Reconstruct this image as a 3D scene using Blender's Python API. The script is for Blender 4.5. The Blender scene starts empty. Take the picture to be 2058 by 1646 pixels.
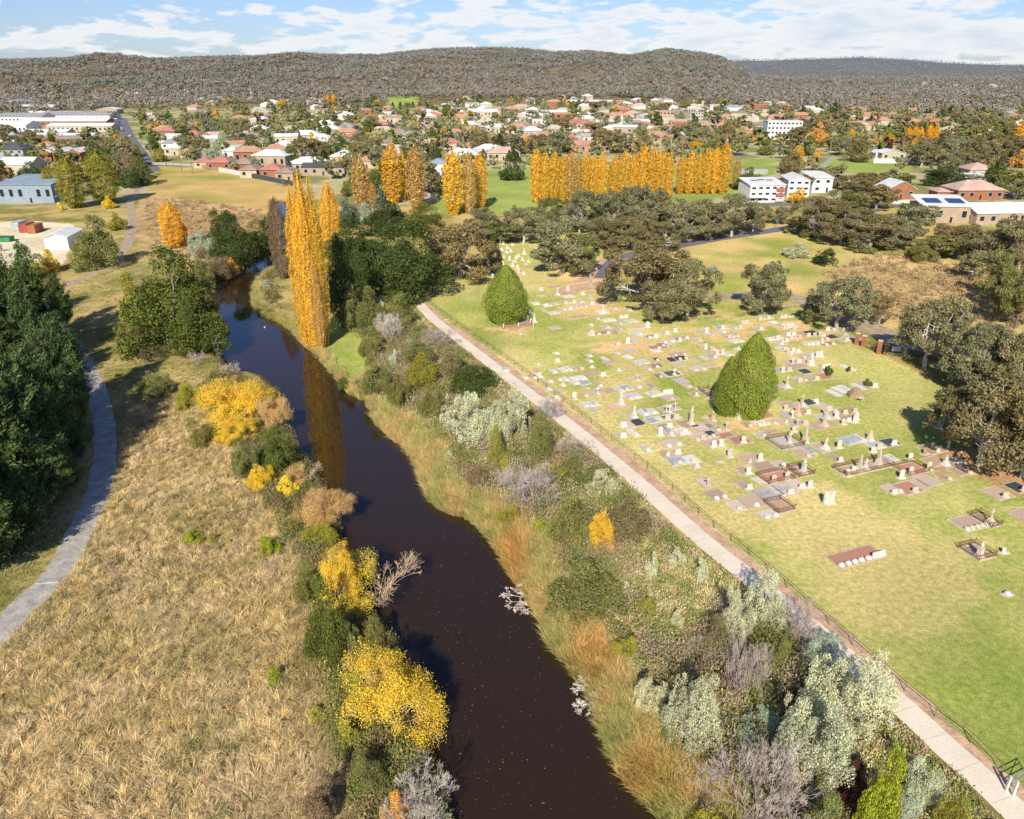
import bpy, math, random
import numpy as np
R = math.radians
random.seed(7)
rs = np.random.RandomState(11)
C = bpy.context.scene.collection
S = bpy.context.scene

# ------------------------------------------------------------------ camera geometry
H, TH, FO = 48.0, R(24.1), 1525.0
SN, CS = math.sin(TH), math.cos(TH)
WL = -0.8                                   # water level

def ray(px, py):
    u, v = px - 1029.0, py - 823.0
    return u, FO * CS - v * SN, FO * SN + v * CS          # right, forward, down

def at(px, py, z=0.0):
    u, f, d = ray(px, py)
    t = (H - z) / d
    return u * t, f * t

def proj(x, y, z=0.0):
    dep = y * CS + (H - z) * SN
    dn = (H - z) * CS - y * SN
    return 1029 + FO * x / dep, 823 + FO * dn / dep

# ------------------------------------------------------------------ numpy noise
_perm = rs.permutation(4096)
_val = rs.rand(4096)
def _h(ix, iy):
    return _val[_perm[(ix * 73 + iy * 1543) & 4095]]
def vnoise(x, y):
    x = np.asarray(x, float); y = np.asarray(y, float)
    ix = np.floor(x).astype(np.int64); iy = np.floor(y).astype(np.int64)
    fx = x - ix; fy = y - iy
    fx = fx * fx * (3 - 2 * fx); fy = fy * fy * (3 - 2 * fy)
    a = _h(ix, iy); b = _h(ix + 1, iy); c = _h(ix, iy + 1); d = _h(ix + 1, iy + 1)
    return (a * (1 - fx) + b * fx) * (1 - fy) + (c * (1 - fx) + d * fx) * fy
def fbm(x, y, o=4):
    s = 0; a = .5; t = 0
    for k in range(o):
        s = s + a * vnoise(np.asarray(x) * 2 ** k + 17 * k, np.asarray(y) * 2 ** k + 31 * k); t += a; a *= .55
    return s / t
def sstep(a, b, x):
    t = np.clip((np.asarray(x, float) - a) / (b - a), 0, 1)
    return t * t * (3 - 2 * t)

def inpoly(px, py, poly):
    px = np.asarray(px, float); py = np.asarray(py, float)
    r = np.zeros(px.shape, bool)
    n = len(poly)
    for i in range(n):
        x1, y1 = poly[i]; x2, y2 = poly[(i + 1) % n]
        if y1 == y2: continue
        c = ((y1 > py) != (y2 > py)) & (px < (x2 - x1) * (py - y1) / (y2 - y1) + x1)
        r ^= c
    return r
def segdist(x, y, pts, closed=False):
    d = np.full(np.shape(x), 1e9)
    n = len(pts)
    for i in range(n if closed else n - 1):
        ax, ay = pts[i]; bx, by = pts[(i + 1) % n]
        vx, vy = bx - ax, by - ay
        L = vx * vx + vy * vy + 1e-9
        t = np.clip(((x - ax) * vx + (y - ay) * vy) / L, 0, 1)
        d = np.minimum(d, np.hypot(x - ax - t * vx, y - ay - t * vy))
    return d
def smooth(pts, k=6):
    P = [np.array(p, float) for p in pts]
    P = [2 * P[0] - P[1]] + P + [2 * P[-1] - P[-2]]
    out = []
    for i in range(1, len(P) - 2):
        for j in range(k):
            t = j / k
            out.append(.5 * ((2 * P[i]) + (-P[i-1] + P[i+1]) * t + (2*P[i-1] - 5*P[i] + 4*P[i+1] - P[i+2]) * t*t + (-P[i-1] + 3*P[i] - 3*P[i+1] + P[i+2]) * t**3))
    out.append(P[-2])
    return [tuple(p) for p in out]

# ------------------------------------------------------------------ water outline (photo pixels -> ground)
LB = [(925,1760),(905,1646),(870,1560),(838,1480),(815,1400),(800,1300),(762,1230),(715,1150),(690,1080),(672,1010),(640,945),(602,905),(575,850),(560,790),(520,752),(465,742),(438,700),(430,650),(426,600),(440,568),(480,545),(528,518),(548,480),(552,445),(548,405)]
RB = [(580,410),(582,450),(580,490),(562,522),(540,545),(516,570),(510,592),(522,628),(575,655),(612,690),(645,722),(690,770),(715,798),(742,808),(760,850),(795,882),(835,925),(862,990),(892,1022),(955,1048),(1000,1098),(1032,1150),(1062,1195),(1092,1245),(1108,1290),(1152,1340),(1200,1415),(1218,1480),(1262,1560),(1335,1640),(1400,1760)]
LBw = smooth([at(x, y, WL) for x, y in LB], 4)
RBw = smooth([at(x, y, WL) for x, y in RB], 4)
LBw = [(LBw[0][0] + 4, 8)] + LBw
RBw = RBw + [(RBw[-1][0] + 0.5, 8)]
WP = LBw + RBw
def river_sd(x, y):
    d = np.full(np.shape(x), 200.0)
    x = np.asarray(x, float); y = np.asarray(y, float)
    m = (y < 420) & (x < 40) & (x > -170)
    if m.any():
        dd = segdist(x[m], y[m], WP, True)
        ins = inpoly(x[m], y[m], WP)
        d[m] = np.where(ins, -dd, dd)
    return d

# ------------------------------------------------------------------ terrain
RX = [-900,-300,0,130,210,260,330,420,520,600,700,770,850,950,1050,1110,1180,1260,1335,1400,1440,1480,1520,1600,1700,2058,2600]
RY = [129,128,127,124,116,121,126,124,120,113,118,115,103,101,104,109,108,117,106,113,123,139,156,160,160,161,162]
R2X = [-900,1300,1440,1500,1600,1720,1800,1900,1960,2058,2300,2600]
R2Y = [137,137,125,122,120,116,119,127,130,132,136,138]
def hz(x, y):
    x = np.atleast_1d(np.asarray(x, float)); y = np.atleast_1d(np.asarray(y, float))
    px = 1029 + FO * x / (y * CS + H * SN)
    D1 = 2600.0
    ry = np.interp(px, RX, RY)
    _, f1, d1 = ray(0, ry)
    z1 = H - D1 * d1 / f1
    y0 = np.interp(px, [-300, 0, 200, 500, 900, 1400, 1700, 2300], [800, 850, 1050, 1150, 1300, 1250, 900, 800])
    up = sstep(0, 1, (y - y0) / (D1 - y0))
    up = .35 * np.clip((y - y0) / (D1 - y0), 0, 1) + .65 * up
    z = z1 * up
    z = np.where(y > D1, z1 * (1 - sstep(0, 1, (y - D1) / 1800.)) + 0 * z, z)
    r2 = np.interp(px, R2X, R2Y)
    _, f2, d2 = ray(0, r2)
    z2 = H - 7000 * d2 / f2
    z = z + z2 * sstep(0, 1, (y - 4200) / 2800.) * (1 - .8 * sstep(0, 1, (y - 7000) / 3500.))
    n = (fbm(x / 300., y / 300., 3) - .5)
    amp = np.interp(y, [500, 1200, 2000, 2450, 2650, 3200], [0, 25, 75, 30, 8, 30]) * np.where(px > 1500, .35, 1)
    z = z + n * amp * (y > 500)
    sd = river_sd(x, y)
    bank = WL + np.where(sd > 0, sd * .5, sd * .6)
    z = np.where(sd < 1.6, np.clip(bank, -2.6, 0), z)
    return z
def hz1(x, y): return float(hz(x, y)[0])
def land(px, py):
    """where the sight line through a photo pixel meets the terrain"""
    if py > 215:
        return at(px, py)
    u, f, d = ray(px, py)
    ys = np.arange(300., 7000., 8.)
    zz = hz(ys * u / f, ys)
    hit = np.where(H - ys * d / f <= zz)[0]
    yy = ys[hit[0]] if len(hit) else 2500.
    return yy * u / f, yy

# ------------------------------------------------------------------ mesh helpers
def mk(name, V, Fs, mat=None, col=None, smooth_=False):
    me = bpy.data.meshes.new(name)
    V = np.ascontiguousarray(V, dtype=np.float32)
    me.vertices.add(len(V)); me.vertices.foreach_set('co', V.ravel())
    if not isinstance(Fs, (list, tuple)) or np.ndim(Fs[0]) == 1: Fs = [np.asarray(Fs)]
    Fs = [np.asarray(f, dtype=np.int32) for f in Fs if len(f)]
    lv = np.concatenate([f.ravel() for f in Fs])
    tot = np.concatenate([np.full(len(f), f.shape[1], np.int32) for f in Fs])
    st = np.concatenate([[0], np.cumsum(tot)[:-1]]).astype(np.int32)
    me.loops.add(len(lv)); me.loops.foreach_set('vertex_index', lv)
    me.polygons.add(len(tot)); me.polygons.foreach_set('loop_start', st)
    if col is not None:
        a = me.color_attributes.new('Col', 'FLOAT_COLOR', 'POINT')
        c = np.ones((len(V), 4), np.float32); c[:, :3] = col
        a.data.foreach_set('color', c.ravel())
    me.update(calc_edges=True)
    me.polygons.foreach_set('use_smooth', [bool(smooth_)] * len(tot))
    if mat: me.materials.append(mat)
    return me
class MB:
    def __init__(s): s.V = []; s.F = {}; s.n = 0
    def add(s, V, F):
        V = np.asarray(V, float)
        s.V.append(V)
        for f in F:
            s.F.setdefault(len(f), []).append([i + s.n for i in f])
        s.n += len(V)
    def box(s, x, y, z, sx, sy, sz, rz=0, top=1.0):
        """centre x,y ; bottom z"""
        c, n = math.cos(rz), math.sin(rz); P = []
        for k, zz in ((1, 0), (top, sz)):
            for ax, ay in ((-1, -1), (1, -1), (1, 1), (-1, 1)):
                a, b = ax * sx / 2 * k, ay * sy / 2 * k
                P.append((x + a * c - b * n, y + a * n + b * c, z + zz))
        s.add(P, [(3, 2, 1, 0), (4, 5, 6, 7), (0, 1, 5, 4), (1, 2, 6, 5), (2, 3, 7, 6), (3, 0, 4, 7)]); return s
    def tube(s, p0, p1, r0, r1=None, n=6):
        r1 = r0 if r1 is None else r1
        p0 = np.array(p0, float); p1 = np.array(p1, float)
        d = p1 - p0; d /= (np.linalg.norm(d) + 1e-9)
        a = np.cross(d, (0, 0, 1) if abs(d[2]) < .9 else (1, 0, 0)); a /= np.linalg.norm(a); b = np.cross(d, a)
        P = []
        for p, r in ((p0, r0), (p1, r1)):
            for i in range(n):
                t = 2 * math.pi * i / n
                P.append(p + r * (math.cos(t) * a + math.sin(t) * b))
        F = [(i, (i + 1) % n, n + (i + 1) % n, n + i) for i in range(n)] + [tuple(range(n - 1, -1, -1)), tuple(range(n, 2 * n))]
        s.add(P, F); return s
    def lathe(s, x, y, prof, n=10):
        P = []
        for r, z in prof:
            for i in range(n):
                t = 2 * math.pi * i / n; P.append((x + r * math.cos(t), y + r * math.sin(t), z))
        F = [(j * n + i, j * n + (i + 1) % n, (j + 1) * n + (i + 1) % n, (j + 1) * n + i) for j in range(len(prof) - 1) for i in range(n)]
        F += [tuple(range(n - 1, -1, -1)), tuple((len(prof) - 1) * n + i for i in range(n))]
        s.add(P, F); return s
    def prism(s, poly, y0, y1, x=0, z=0, rz=0):
        """polygon in x-z plane extruded along y"""
        n = len(poly); c, sn = math.cos(rz), math.sin(rz); P = []
        for yy in (y0, y1):
            for a, b in poly: P.append((x + a * c - yy * sn, a * sn + yy * c, z + b))
        F = [(i, (i + 1) % n, n + (i + 1) % n, n + i) for i in range(n)] + [tuple(range(n - 1, -1, -1)), tuple(range(n, 2 * n))]
        s.add(P, F); return s
    def mesh(s, name, mat): return mk(name, np.concatenate(s.V), [s.F[k] for k in sorted(s.F)], mat)
def ob(name, me, parent=None, color=None):
    o = bpy.data.objects.new(name, me); C.objects.link(o)
    if parent: o.parent = parent
    if color is not None: o.color = (*color[:3], 1)
    return o
def empty(name, x, y, z=0, rz=0):
    o = bpy.data.objects.new(name, None); C.objects.link(o); o.empty_display_size = .2
    o.location = (x, y, z); o.rotation_euler = (0, 0, rz); return o
def jit(c, a=.88, b=1.08):
    k = random.uniform(a, b); return [v * k for v in c]
def tag(o, label=None, cat=None, group=None, kind=None):
    if label: o['label'] = label
    if cat: o['category'] = cat
    if group: o['group'] = group
    if kind: o['kind'] = kind
    return o

# ------------------------------------------------------------------ labels that single out: what + where (+ order)
LM = []                                   # landmarks: (px, py, phrase)
AUTO = []
def autolabel(o, what, px, py, zone): AUTO.append((o, what, px, py, zone))
ORD = ['leftmost', 'second', 'third', 'fourth', 'fifth', 'sixth', 'seventh', 'eighth', 'ninth', 'tenth', 'eleventh', 'twelfth']
def finish_labels():
    used = {}
    for o, what, px, py, zone in AUTO:
        best = min((l for l in LM if l[3] == zone), key=lambda l: math.hypot(l[0] - px, 2.2 * (l[1] - py)))
        dx, dy = px - best[0], (best[1] - py) * 2.2
        if abs(dx) >= abs(dy): rel = 'right of' if dx > 0 else 'left of'
        else: rel = 'behind' if dy > 0 else 'in front of'
        used.setdefault((what, rel, best[2]), []).append((px, o))
    for (what, rel, lm), lst in used.items():
        lst.sort(key=lambda t: t[0])
        for i, (px, o) in enumerate(lst):
            t = f'{what} {rel} {lm}'
            if len(lst) > 1:
                t += ', leftmost' if i == 0 else (', rightmost' if i == len(lst) - 1 else f', {ORD[i] if i < 12 else "far"} from left')
            if len(t.replace('-', ' ').split()) > 16: t = t.replace(' from left', '')
            if len(t.split()) > 16: t = t.replace(' without headstone', '').replace(' with ', ' ')
            o['label'] = t

# ------------------------------------------------------------------ materials
def newmat(name):
    m = bpy.data.materials.new(name); m.use_nodes = True
    nt = m.node_tree; nt.nodes.clear()
    out = nt.nodes.new('ShaderNodeOutputMaterial')
    return m, nt, out
def N(nt, t, **kw):
    n = nt.nodes.new(t)
    for k, v in kw.items():
        if k in n.inputs.keys(): n.inputs[k].default_value = v
        else: setattr(n, k, v)
    return n
def mulcol(nt, a, b, fac=1.0):
    m = nt.nodes.new('ShaderNodeMix'); m.data_type = 'RGBA'; m.blend_type = 'MULTIPLY'; m.inputs[0].default_value = fac
    for i, s in ((6, a), (7, b)):
        if hasattr(s, 'is_output'): nt.links.new(s, m.inputs[i])
        else: m.inputs[i].default_value = s
    return m.outputs[2]
def noise_col(nt, scale, lo, hi, detail=5, vec=None, dist=0., coord='Object'):
    tc = nt.nodes.new('ShaderNodeTexCoord')
    n = N(nt, 'ShaderNodeTexNoise', Scale=scale, Detail=detail, Distortion=dist)
    nt.links.new(vec or tc.outputs[coord], n.inputs['Vector'])
    r = nt.nodes.new('ShaderNodeValToRGB')
    r.color_ramp.elements[0].position = .32; r.color_ramp.elements[1].position = .68
    r.color_ramp.elements[0].color = (*lo, 1); r.color_ramp.elements[1].color = (*hi, 1)
    nt.links.new(n.outputs['Fac'], r.inputs[0])
    return r.outputs[0], n
def leaf_mat(name, trans=.3, objcol=True):
    m, nt, out = newmat(name)
    at_ = N(nt, 'ShaderNodeAttribute', attribute_name='Col')
    c = at_.outputs['Color']
    if objcol:
        oi = N(nt, 'ShaderNodeObjectInfo'); c = mulcol(nt, c, oi.outputs['Color'])
    d = N(nt, 'ShaderNodeBsdfDiffuse'); t = N(nt, 'ShaderNodeBsdfTranslucent')
    mx = N(nt, 'ShaderNodeMixShader'); mx.inputs[0].default_value = trans
    nt.links.new(c, d.inputs[0]); nt.links.new(c, t.inputs[0])
    nt.links.new(d.outputs[0], mx.inputs[1]); nt.links.new(t.outputs[0], mx.inputs[2]); nt.links.new(mx.outputs[0], out.inputs[0])
    return m
def surf_mat(name, col=None, rough=.8, scale=3., var=.25, bump=0., metal=0., objcol=False, spec=.3, scale2=None):
    """solid colour with procedural mottling; objcol: colour comes from the object"""
    m, nt, out = newmat(name)
    b = N(nt, 'ShaderNodeBsdfPrincipled', Roughness=rough, Metallic=metal)
    b.inputs['Specular IOR Level'].default_value = spec
    nc, n = noise_col(nt, scale, (1 - var,) * 3, (1 + var * .5,) * 3)
    if scale2:
        nc2, _ = noise_col(nt, scale2, (1 - var,) * 3, (1 + var * .3,) * 3)
        nc = mulcol(nt, nc, nc2)
    if objcol:
        oi = N(nt, 'ShaderNodeObjectInfo'); c = mulcol(nt, nc, oi.outputs['Color'])
    else:
        c = mulcol(nt, nc, (*col, 1))
    nt.links.new(c, b.inputs['Base Color'])
    if bump:
        bp = N(nt, 'ShaderNodeBump', Strength=bump, Distance=.02); nt.links.new(n.outputs['Fac'], bp.inputs['Height']); nt.links.new(bp.outputs[0], b.inputs['Normal'])
    nt.links.new(b.outputs[0], out.inputs[0])
    return m
M_leaf = leaf_mat('foliage', .2)
M_dense = leaf_mat('dense_foliage', .12)
M_grassblade = leaf_mat('grass_blades', .25, False)
M_far = leaf_mat('far_foliage', .1, False)
M_bark = surf_mat('bark', rough=.9, scale=4, var=.5, objcol=True)
M_paint = surf_mat('painted_wall', rough=.85, scale=.6, var=.15, objcol=True)
M_roof = surf_mat('roofing', rough=.6, scale=1.2, var=.16, objcol=True, scale2=.2)
M_stone = surf_mat('weathered_stone', rough=.85, scale=5., var=.22, objcol=True, bump=.1, scale2=1.1)
M_fill = surf_mat('grave_infill', rough=.95, scale=9., var=.35, objcol=True, bump=.2)
M_metal = surf_mat('galvanised_metal', (.42, .42, .40), rough=.5, metal=.3, var=.3)
M_rust = surf_mat('rusty_iron', (.30, .14, .075), rough=.9, scale=12, var=.5)
M_glass = surf_mat('window_glass', (.03, .04, .055), rough=.12, spec=.6, var=.3)
M_solar = surf_mat('solar_glass', (.03, .09, .22), rough=.25, spec=.6, var=.2)
M_wood = surf_mat('weathered_timber', (.30, .24, .16), rough=.9, scale=9, var=.5)
M_conc = surf_mat('path_concrete', (.98, .86, .69), rough=.9, scale=5, var=.10, scale2=.35)
M_soil = surf_mat('red_soil', (.84, .56, .36), rough=1, scale=4, var=.3, scale2=.7)
M_gravel = surf_mat('gravel', (.60, .56, .50), rough=1, scale=6, var=.35, scale2=.8)
M_track = surf_mat('dirt_track', (.62, .48, .33), rough=1, scale=4, var=.35, scale2=.6)
M_asph = surf_mat('asphalt', (.24, .24, .26), rough=.9, scale=3, var=.2, scale2=.15)
M_line = surf_mat('road_paint', (.75, .75, .72), rough=.7, var=.2)

# ------------------------------------------------------------------ world, sun, camera
SUN_AZ, SUN_EL = R(189), R(35)
w = bpy.data.worlds.new('World'); S.world = w; w.use_nodes = True
nt = w.node_tree; nt.nodes.clear()
wo = nt.nodes.new('ShaderNodeOutputWorld'); bg = nt.nodes.new('ShaderNodeBackground')
sky = nt.nodes.new('ShaderNodeTexSky'); sky.sky_type = 'NISHITA'; sky.sun_disc = False
sky.sun_elevation = SUN_EL; sky.sun_rotation = SUN_AZ; sky.altitude = 700; sky.air_density = 1.0; sky.dust_density = .7; sky.ozone_density = 1.5
tc = nt.nodes.new('ShaderNodeTexCoord'); sep = nt.nodes.new('ShaderNodeSeparateXYZ')
nt.links.new(tc.outputs['Generated'], sep.inputs[0])
def mth(op, a, b=None, c=None):
    n = nt.nodes.new('ShaderNodeMath'); n.operation = op
    for i, s in enumerate((a, b, c)):
        if s is None: continue
        if hasattr(s, 'is_output'): nt.links.new(s, n.inputs[i])
        else: n.inputs[i].default_value = s
    return n.outputs[0]
cmb = nt.nodes.new('ShaderNodeCombineXYZ'); nt.links.new(mth('MULTIPLY', sep.outputs[0], 13.), cmb.inputs[0]); nt.links.new(mth('MULTIPLY', sep.outputs[1], 13.), cmb.inputs[1]); nt.links.new(mth('MULTIPLY', sep.outputs[2], 52.), cmb.inputs[2])
n1 = N(nt, 'ShaderNodeTexNoise', Scale=1.2, Detail=9, Roughness=.56, Distortion=.1); nt.links.new(cmb.outputs[0], n1.inputs['Vector'])
n2 = N(nt, 'ShaderNodeTexNoise', Scale=.28, Detail=2); nt.links.new(cmb.outputs[0], n2.inputs['Vector'])
band = mth('SUBTRACT', .085, mth('MULTIPLY', mth('ABSOLUTE', mth('SUBTRACT', sep.outputs[2], .038)), 2.4))
bias = mth('MULTIPLY', sep.outputs[0], .12)
dens = mth('ADD', mth('ADD', n1.outputs['Fac'], mth('MULTIPLY', mth('SUBTRACT', n2.outputs['Fac'], .5), .45)), mth('ADD', mth('MAXIMUM', band, -.25), bias))
rmp = nt.nodes.new('ShaderNodeValToRGB'); rmp.color_ramp.elements[0].position = .50; rmp.color_ramp.elements[1].position = .575
nt.links.new(dens, rmp.inputs[0])
rm2 = nt.nodes.new('ShaderNodeValToRGB'); rm2.color_ramp.elements[0].position = .60; rm2.color_ramp.elements[1].position = .82
rm2.color_ramp.elements[0].color = (10.8, 10.9, 11.1, 1); rm2.color_ramp.elements[1].color = (8.0, 8.9, 10.1, 1)
nt.links.new(dens, rm2.inputs[0])
mix = nt.nodes.new('ShaderNodeMix'); mix.data_type = 'RGBA'
fac = mth('MULTIPLY', rmp.outputs[0], .88)
nt.links.new(fac, mix.inputs[0]); nt.links.new(mulcol(nt, sky.outputs[0], (.88, 1.02, 1.42, 1)), mix.inputs[6]); nt.links.new(rm2.outputs[0], mix.inputs[7])
nt.links.new(mix.outputs[2], bg.inputs[0]); bg.inputs[1].default_value = .085
nt.links.new(bg.outputs[0], wo.inputs[0])

sl = bpy.data.lights.new('Sun', 'SUN'); sl.energy = 5.0; sl.angle = R(.5); sl.color = (1, .91, .72)
so = bpy.data.objects.new('Sun', sl); C.objects.link(so); so.location = (0, -50, 200)
import mathutils
AZ = R(9)
dv = mathutils.Vector((math.sin(AZ) * math.cos(SUN_EL), math.cos(AZ) * math.cos(SUN_EL), -math.sin(SUN_EL)))
so.rotation_euler = dv.to_track_quat('-Z', 'Y').to_euler()
cd = bpy.data.cameras.new('Camera'); cd.sensor_width = 36; cd.lens = FO / 2058 * 36; cd.clip_end = 30000; cd.clip_start = .5
co = bpy.data.objects.new('Camera', cd); C.objects.link(co); co.location = (0, 0, H); co.rotation_euler = (R(90) - TH, 0, 0)
S.camera = co
S.view_settings.view_transform = 'Standard'; S.view_settings.look = 'None'; S.view_settings.exposure = 0
S.render.engine = 'CYCLES'; S.cycles.max_bounces = 5; S.cycles.transparent_max_bounces = 4

# ------------------------------------------------------------------ ground sheet
P_LAWN = [(845,598),(900,558),(990,548),(1005,480),(1120,468),(1210,500),(1260,590),(1400,642),(1600,618),(1690,655),(1760,700),(1900,780),(1960,930),(2300,1010),(2500,1900),(2058,1655),(1820,1405),(1600,1215),(1480,1118),(1150,850)]
P_MEAD = [(1340,505),(1600,445),(1700,480),(2100,560),(2400,640),(2400,760),(1900,720),(1700,640),(1590,615),(1400,640)]
P_MEADB = [(1650,545),(1800,510),(2100,560),(2400,640),(2400,700),(2000,690),(1780,640),(1720,600)]
P_FIELD = [(288,333),(392,333),(590,378),(600,400),(560,432),(440,425),(300,395)]
P_FIELDB = [(285,392),(380,398),(560,432),(545,470),(430,480),(390,560),(300,520),(262,440)]
P_PARK = [(860,425),(905,350),(1062,335),(1480,330),(1490,390),(1350,410),(1010,432)]
P_PARK2 = [(1470,318),(1560,318),(1560,350),(1490,365)]
P_PARK3 = [(1640,330),(1700,315),(1830,318),(1830,345),(1640,350)]
P_PARK4 = [(775,205),(840,205),(845,232),(790,232)]
P_YARD = [(-200,450),(60,442),(150,452),(140,500),(120,540),(-200,545)]
P_SANDY = [(1150,545),(1210,540),(1250,560),(1200,590),(1140,575)]
P_SOILR = [(1850,900),(2000,900),(2060,960),(2060,1000),(1960,960),(1880,945)]
P_TUSS = [(-300,1340),(0,1290),(120,1175),(165,1090),(228,1000),(236,880),(285,800),(420,810),(470,900),(570,1000),(640,1150),(650,1300),(690,1500),(760,1800),(-300,1800)]
P_BLUSH = [(640,650),(690,640),(770,720),(700,760),(655,700)]
ROADS = {}
def gcol(x, y):
    x = np.asarray(x, float); y = np.asarray(y, float)
    px, py = proj(x, y, 0)
    n1 = fbm(x / 9., y / 9., 4); n2 = fbm(x / 2.2 + 50, y / 2.2, 3); n3 = fbm(x / 40. + 9, y / 40., 3)
    def C_(a, b, t): return np.array(a)[None, :] * (1 - t[:, None]) + np.array(b)[None, :] * t[:, None]
    def put(poly, c, feather=0):
        m = inpoly(px + (n2 - .5) * 14, py + (n1 - .5) * 8, poly)
        out[m] = c[m]
    t = sstep(.35, .65, n1 * .6 + n2 * .4)
    out = C_((.26, .24, .09), (.52, .40, .20), t)                       # rough ground
    tow = C_((.24, .24, .12), (.46, .42, .30), sstep(.4, .6, fbm(x / 14., y / 14., 3)))
    far = y > 300
    out[far] = tow[far]
    hill = C_((.15, .125, .10), (.24, .19, .15), sstep(.35, .7, fbm(x / 60., y / 60., 4)))
    k = sstep(1000, 1300, y)[:, None]; out = out * (1 - k) + hill * k
    put(P_MEAD, C_((.32, .35, .10), (.62, .47, .24), sstep(.36, .62, n1 * .5 + n3 * .5)))
    put(P_MEADB, C_((.44, .33, .17), (.64, .49, .28), t))
    lawn = C_((.31, .37, .10), (.53, .49, .215), sstep(.3, .68, n1 * .45 + n3 * .35 + n2 * .2))
    bare = sstep(.53, .68, fbm(x / 13. + 70, y / 13. + 20, 4))[:, None]
    lawn = lawn * (1 - bare * .6) + np.array((.70, .56, .31)) * bare * .6
    gre = np.clip(np.exp(-((px - 2000) / 260.) ** 2 - ((py - 1480) / 170.) ** 2) * 1.1, 0, .8)[:, None]; lawn = lawn * (1 - gre) + np.array((.30, .39, .09)) * gre
    put(P_LAWN, lawn)
    fl = C_((.33, .33, .11), (.57, .40, .19), sstep(.32, .6, n3 * .7 + n1 * .3))
    put(P_FIELD, fl); put(P_FIELDB, C_((.38, .25, .15), (.60, .43, .26), t))
    gr = C_((.24, .32, .09), (.36, .42, .15), n3)
    for p in (P_PARK, P_PARK2, P_PARK3, P_PARK4): put(p, gr)
    put(P_YARD, C_((.66, .58, .48), (.80, .72, .62), t))
    put(P_SANDY, C_((.60, .40, .25), (.68, .48, .3), t)); put(P_SOILR, C_((.46, .29, .16), (.58, .40, .22), t))
    put(P_BLUSH, C_((.30, .36, .10), (.44, .46, .15), t))
    put(P_TUSS, C_((.28, .21, .10), (.46, .35, .18), t))
    # worn soil round the densest graves
    for (a, b, r, s) in ((1180,560,60,22),(1290,700,130,14),(1560,660,150,20),(1660,660,120,30),(1480,740,60,14),(1190,620,70,12),(1440,860,90,14),(1400,620,70,12),(1000,662,60,8)):
        e = np.exp(-(((px - a) / r) ** 2 + ((py - b) / s) ** 2)) * sstep(.4, .6, n2 * .6 + n1 * .4)
        e = np.clip(e * 1.7, 0, .95)[:, None]; out = out * (1 - e) + np.array((.74, .50, .31)) * e
    sd = river_sd(x, y)
    e = (sstep(1.8, .6, sd))[:, None]; out = out * (1 - e) + np.array((.13, .09, .05)) * e
    # blue-grey haze painted into the ground colour of the distant range
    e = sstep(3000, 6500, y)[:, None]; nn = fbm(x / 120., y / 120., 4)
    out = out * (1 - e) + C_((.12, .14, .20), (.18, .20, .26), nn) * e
    return out
def gmat():
    m, nt, out = newmat('ground_cover')
    a = N(nt, 'ShaderNodeAttribute', attribute_name='Col')
    geo = nt.nodes.new('ShaderNodeNewGeometry')
    c1, _ = noise_col(nt, 1.6, (.72, .74, .66), (1.18, 1.14, 1.1), 8, geo.outputs['Position'])
    c2, n2 = noise_col(nt, 7., (.60, .66, .52), (1.3, 1.24, 1.2), 6, geo.outputs['Position'])
    c3, n3 = noise_col(nt, .06, (.82, .84, .8), (1.12, 1.1, 1.1), 6, geo.outputs['Position'])
    c = mulcol(nt, mulcol(nt, mulcol(nt, a.outputs['Color'], c1), c2, .8), c3)
    b = N(nt, 'ShaderNodeBsdfDiffuse', Roughness=.6)
    nt.links.new(c, b.inputs[0])
    bp = N(nt, 'ShaderNodeBump', Strength=.55, Distance=.12); nt.links.new(n2.outputs['Fac'], bp.inputs['Height']); nt.links.new(bp.outputs[0], b.inputs['Normal'])
    nt.links.new(b.outputs[0], out.inputs[0]); return m
ss = np.linspace(-1.15, 1.15, 560)
yy = np.concatenate([np.linspace(6, 40, 60)[:-1], 40 * (1.0075 ** np.arange(0, 420))]); yy = yy[yy < 900]
yy = np.concatenate([yy, np.linspace(900, 3200, 190)[1:], 3200 * (1.03 ** np.arange(1, 62))])
GS, GY = np.meshgrid(ss, yy); GX = (GS * (GY + 22)).ravel(); GYf = GY.ravel()
gz = hz(GX, GYf)
nr, nc = GS.shape
idx = np.arange(nr * nc).reshape(nr, nc)
F = np.stack([idx[:-1, :-1], idx[:-1, 1:], idx[1:, 1:], idx[1:, :-1]], -1).reshape(-1, 4)
g = ob('ground', mk('ground', np.stack([GX, GYf, gz], 1), F, gmat(), gcol(GX, GYf), True)); tag(g, kind='structure')

# water
def wmat():
    m, nt, out = newmat('river_water')
    b = N(nt, 'ShaderNodeBsdfPrincipled', Roughness=.035, IOR=1.5)
    b.inputs['Specular Tint'].default_value = (.4, .85, 1, 1); b.inputs['Base Color'].default_value = (.037, .021, .010, 1); b.inputs['Specular IOR Level'].default_value = .5
    geo = nt.nodes.new('ShaderNodeNewGeometry')
    n = N(nt, 'ShaderNodeTexNoise', Scale=1.3, Detail=3); nt.links.new(geo.outputs['Position'], n.inputs['Vector'])
    bp = N(nt, 'ShaderNodeBump', Strength=.08, Distance=.05); nt.links.new(n.outputs['Fac'], bp.inputs['Height']); nt.links.new(bp.outputs[0], b.inputs['Normal'])
    nt.links.new(b.outputs[0], out.inputs[0]); return m
wx = np.array([p[0] for p in WP]); wy = np.array([p[1] for p in WP])
ww = ob('river_water', mk('river_water', [(wx.min() - 3, 7, WL), (wx.max() + 3, 7, WL), (wx.max() + 3, wy.max() - 5, WL), (wx.min() - 3, wy.max() - 5, WL)], [[0, 1, 2, 3]], wmat())); tag(ww, kind='structure')

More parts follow.
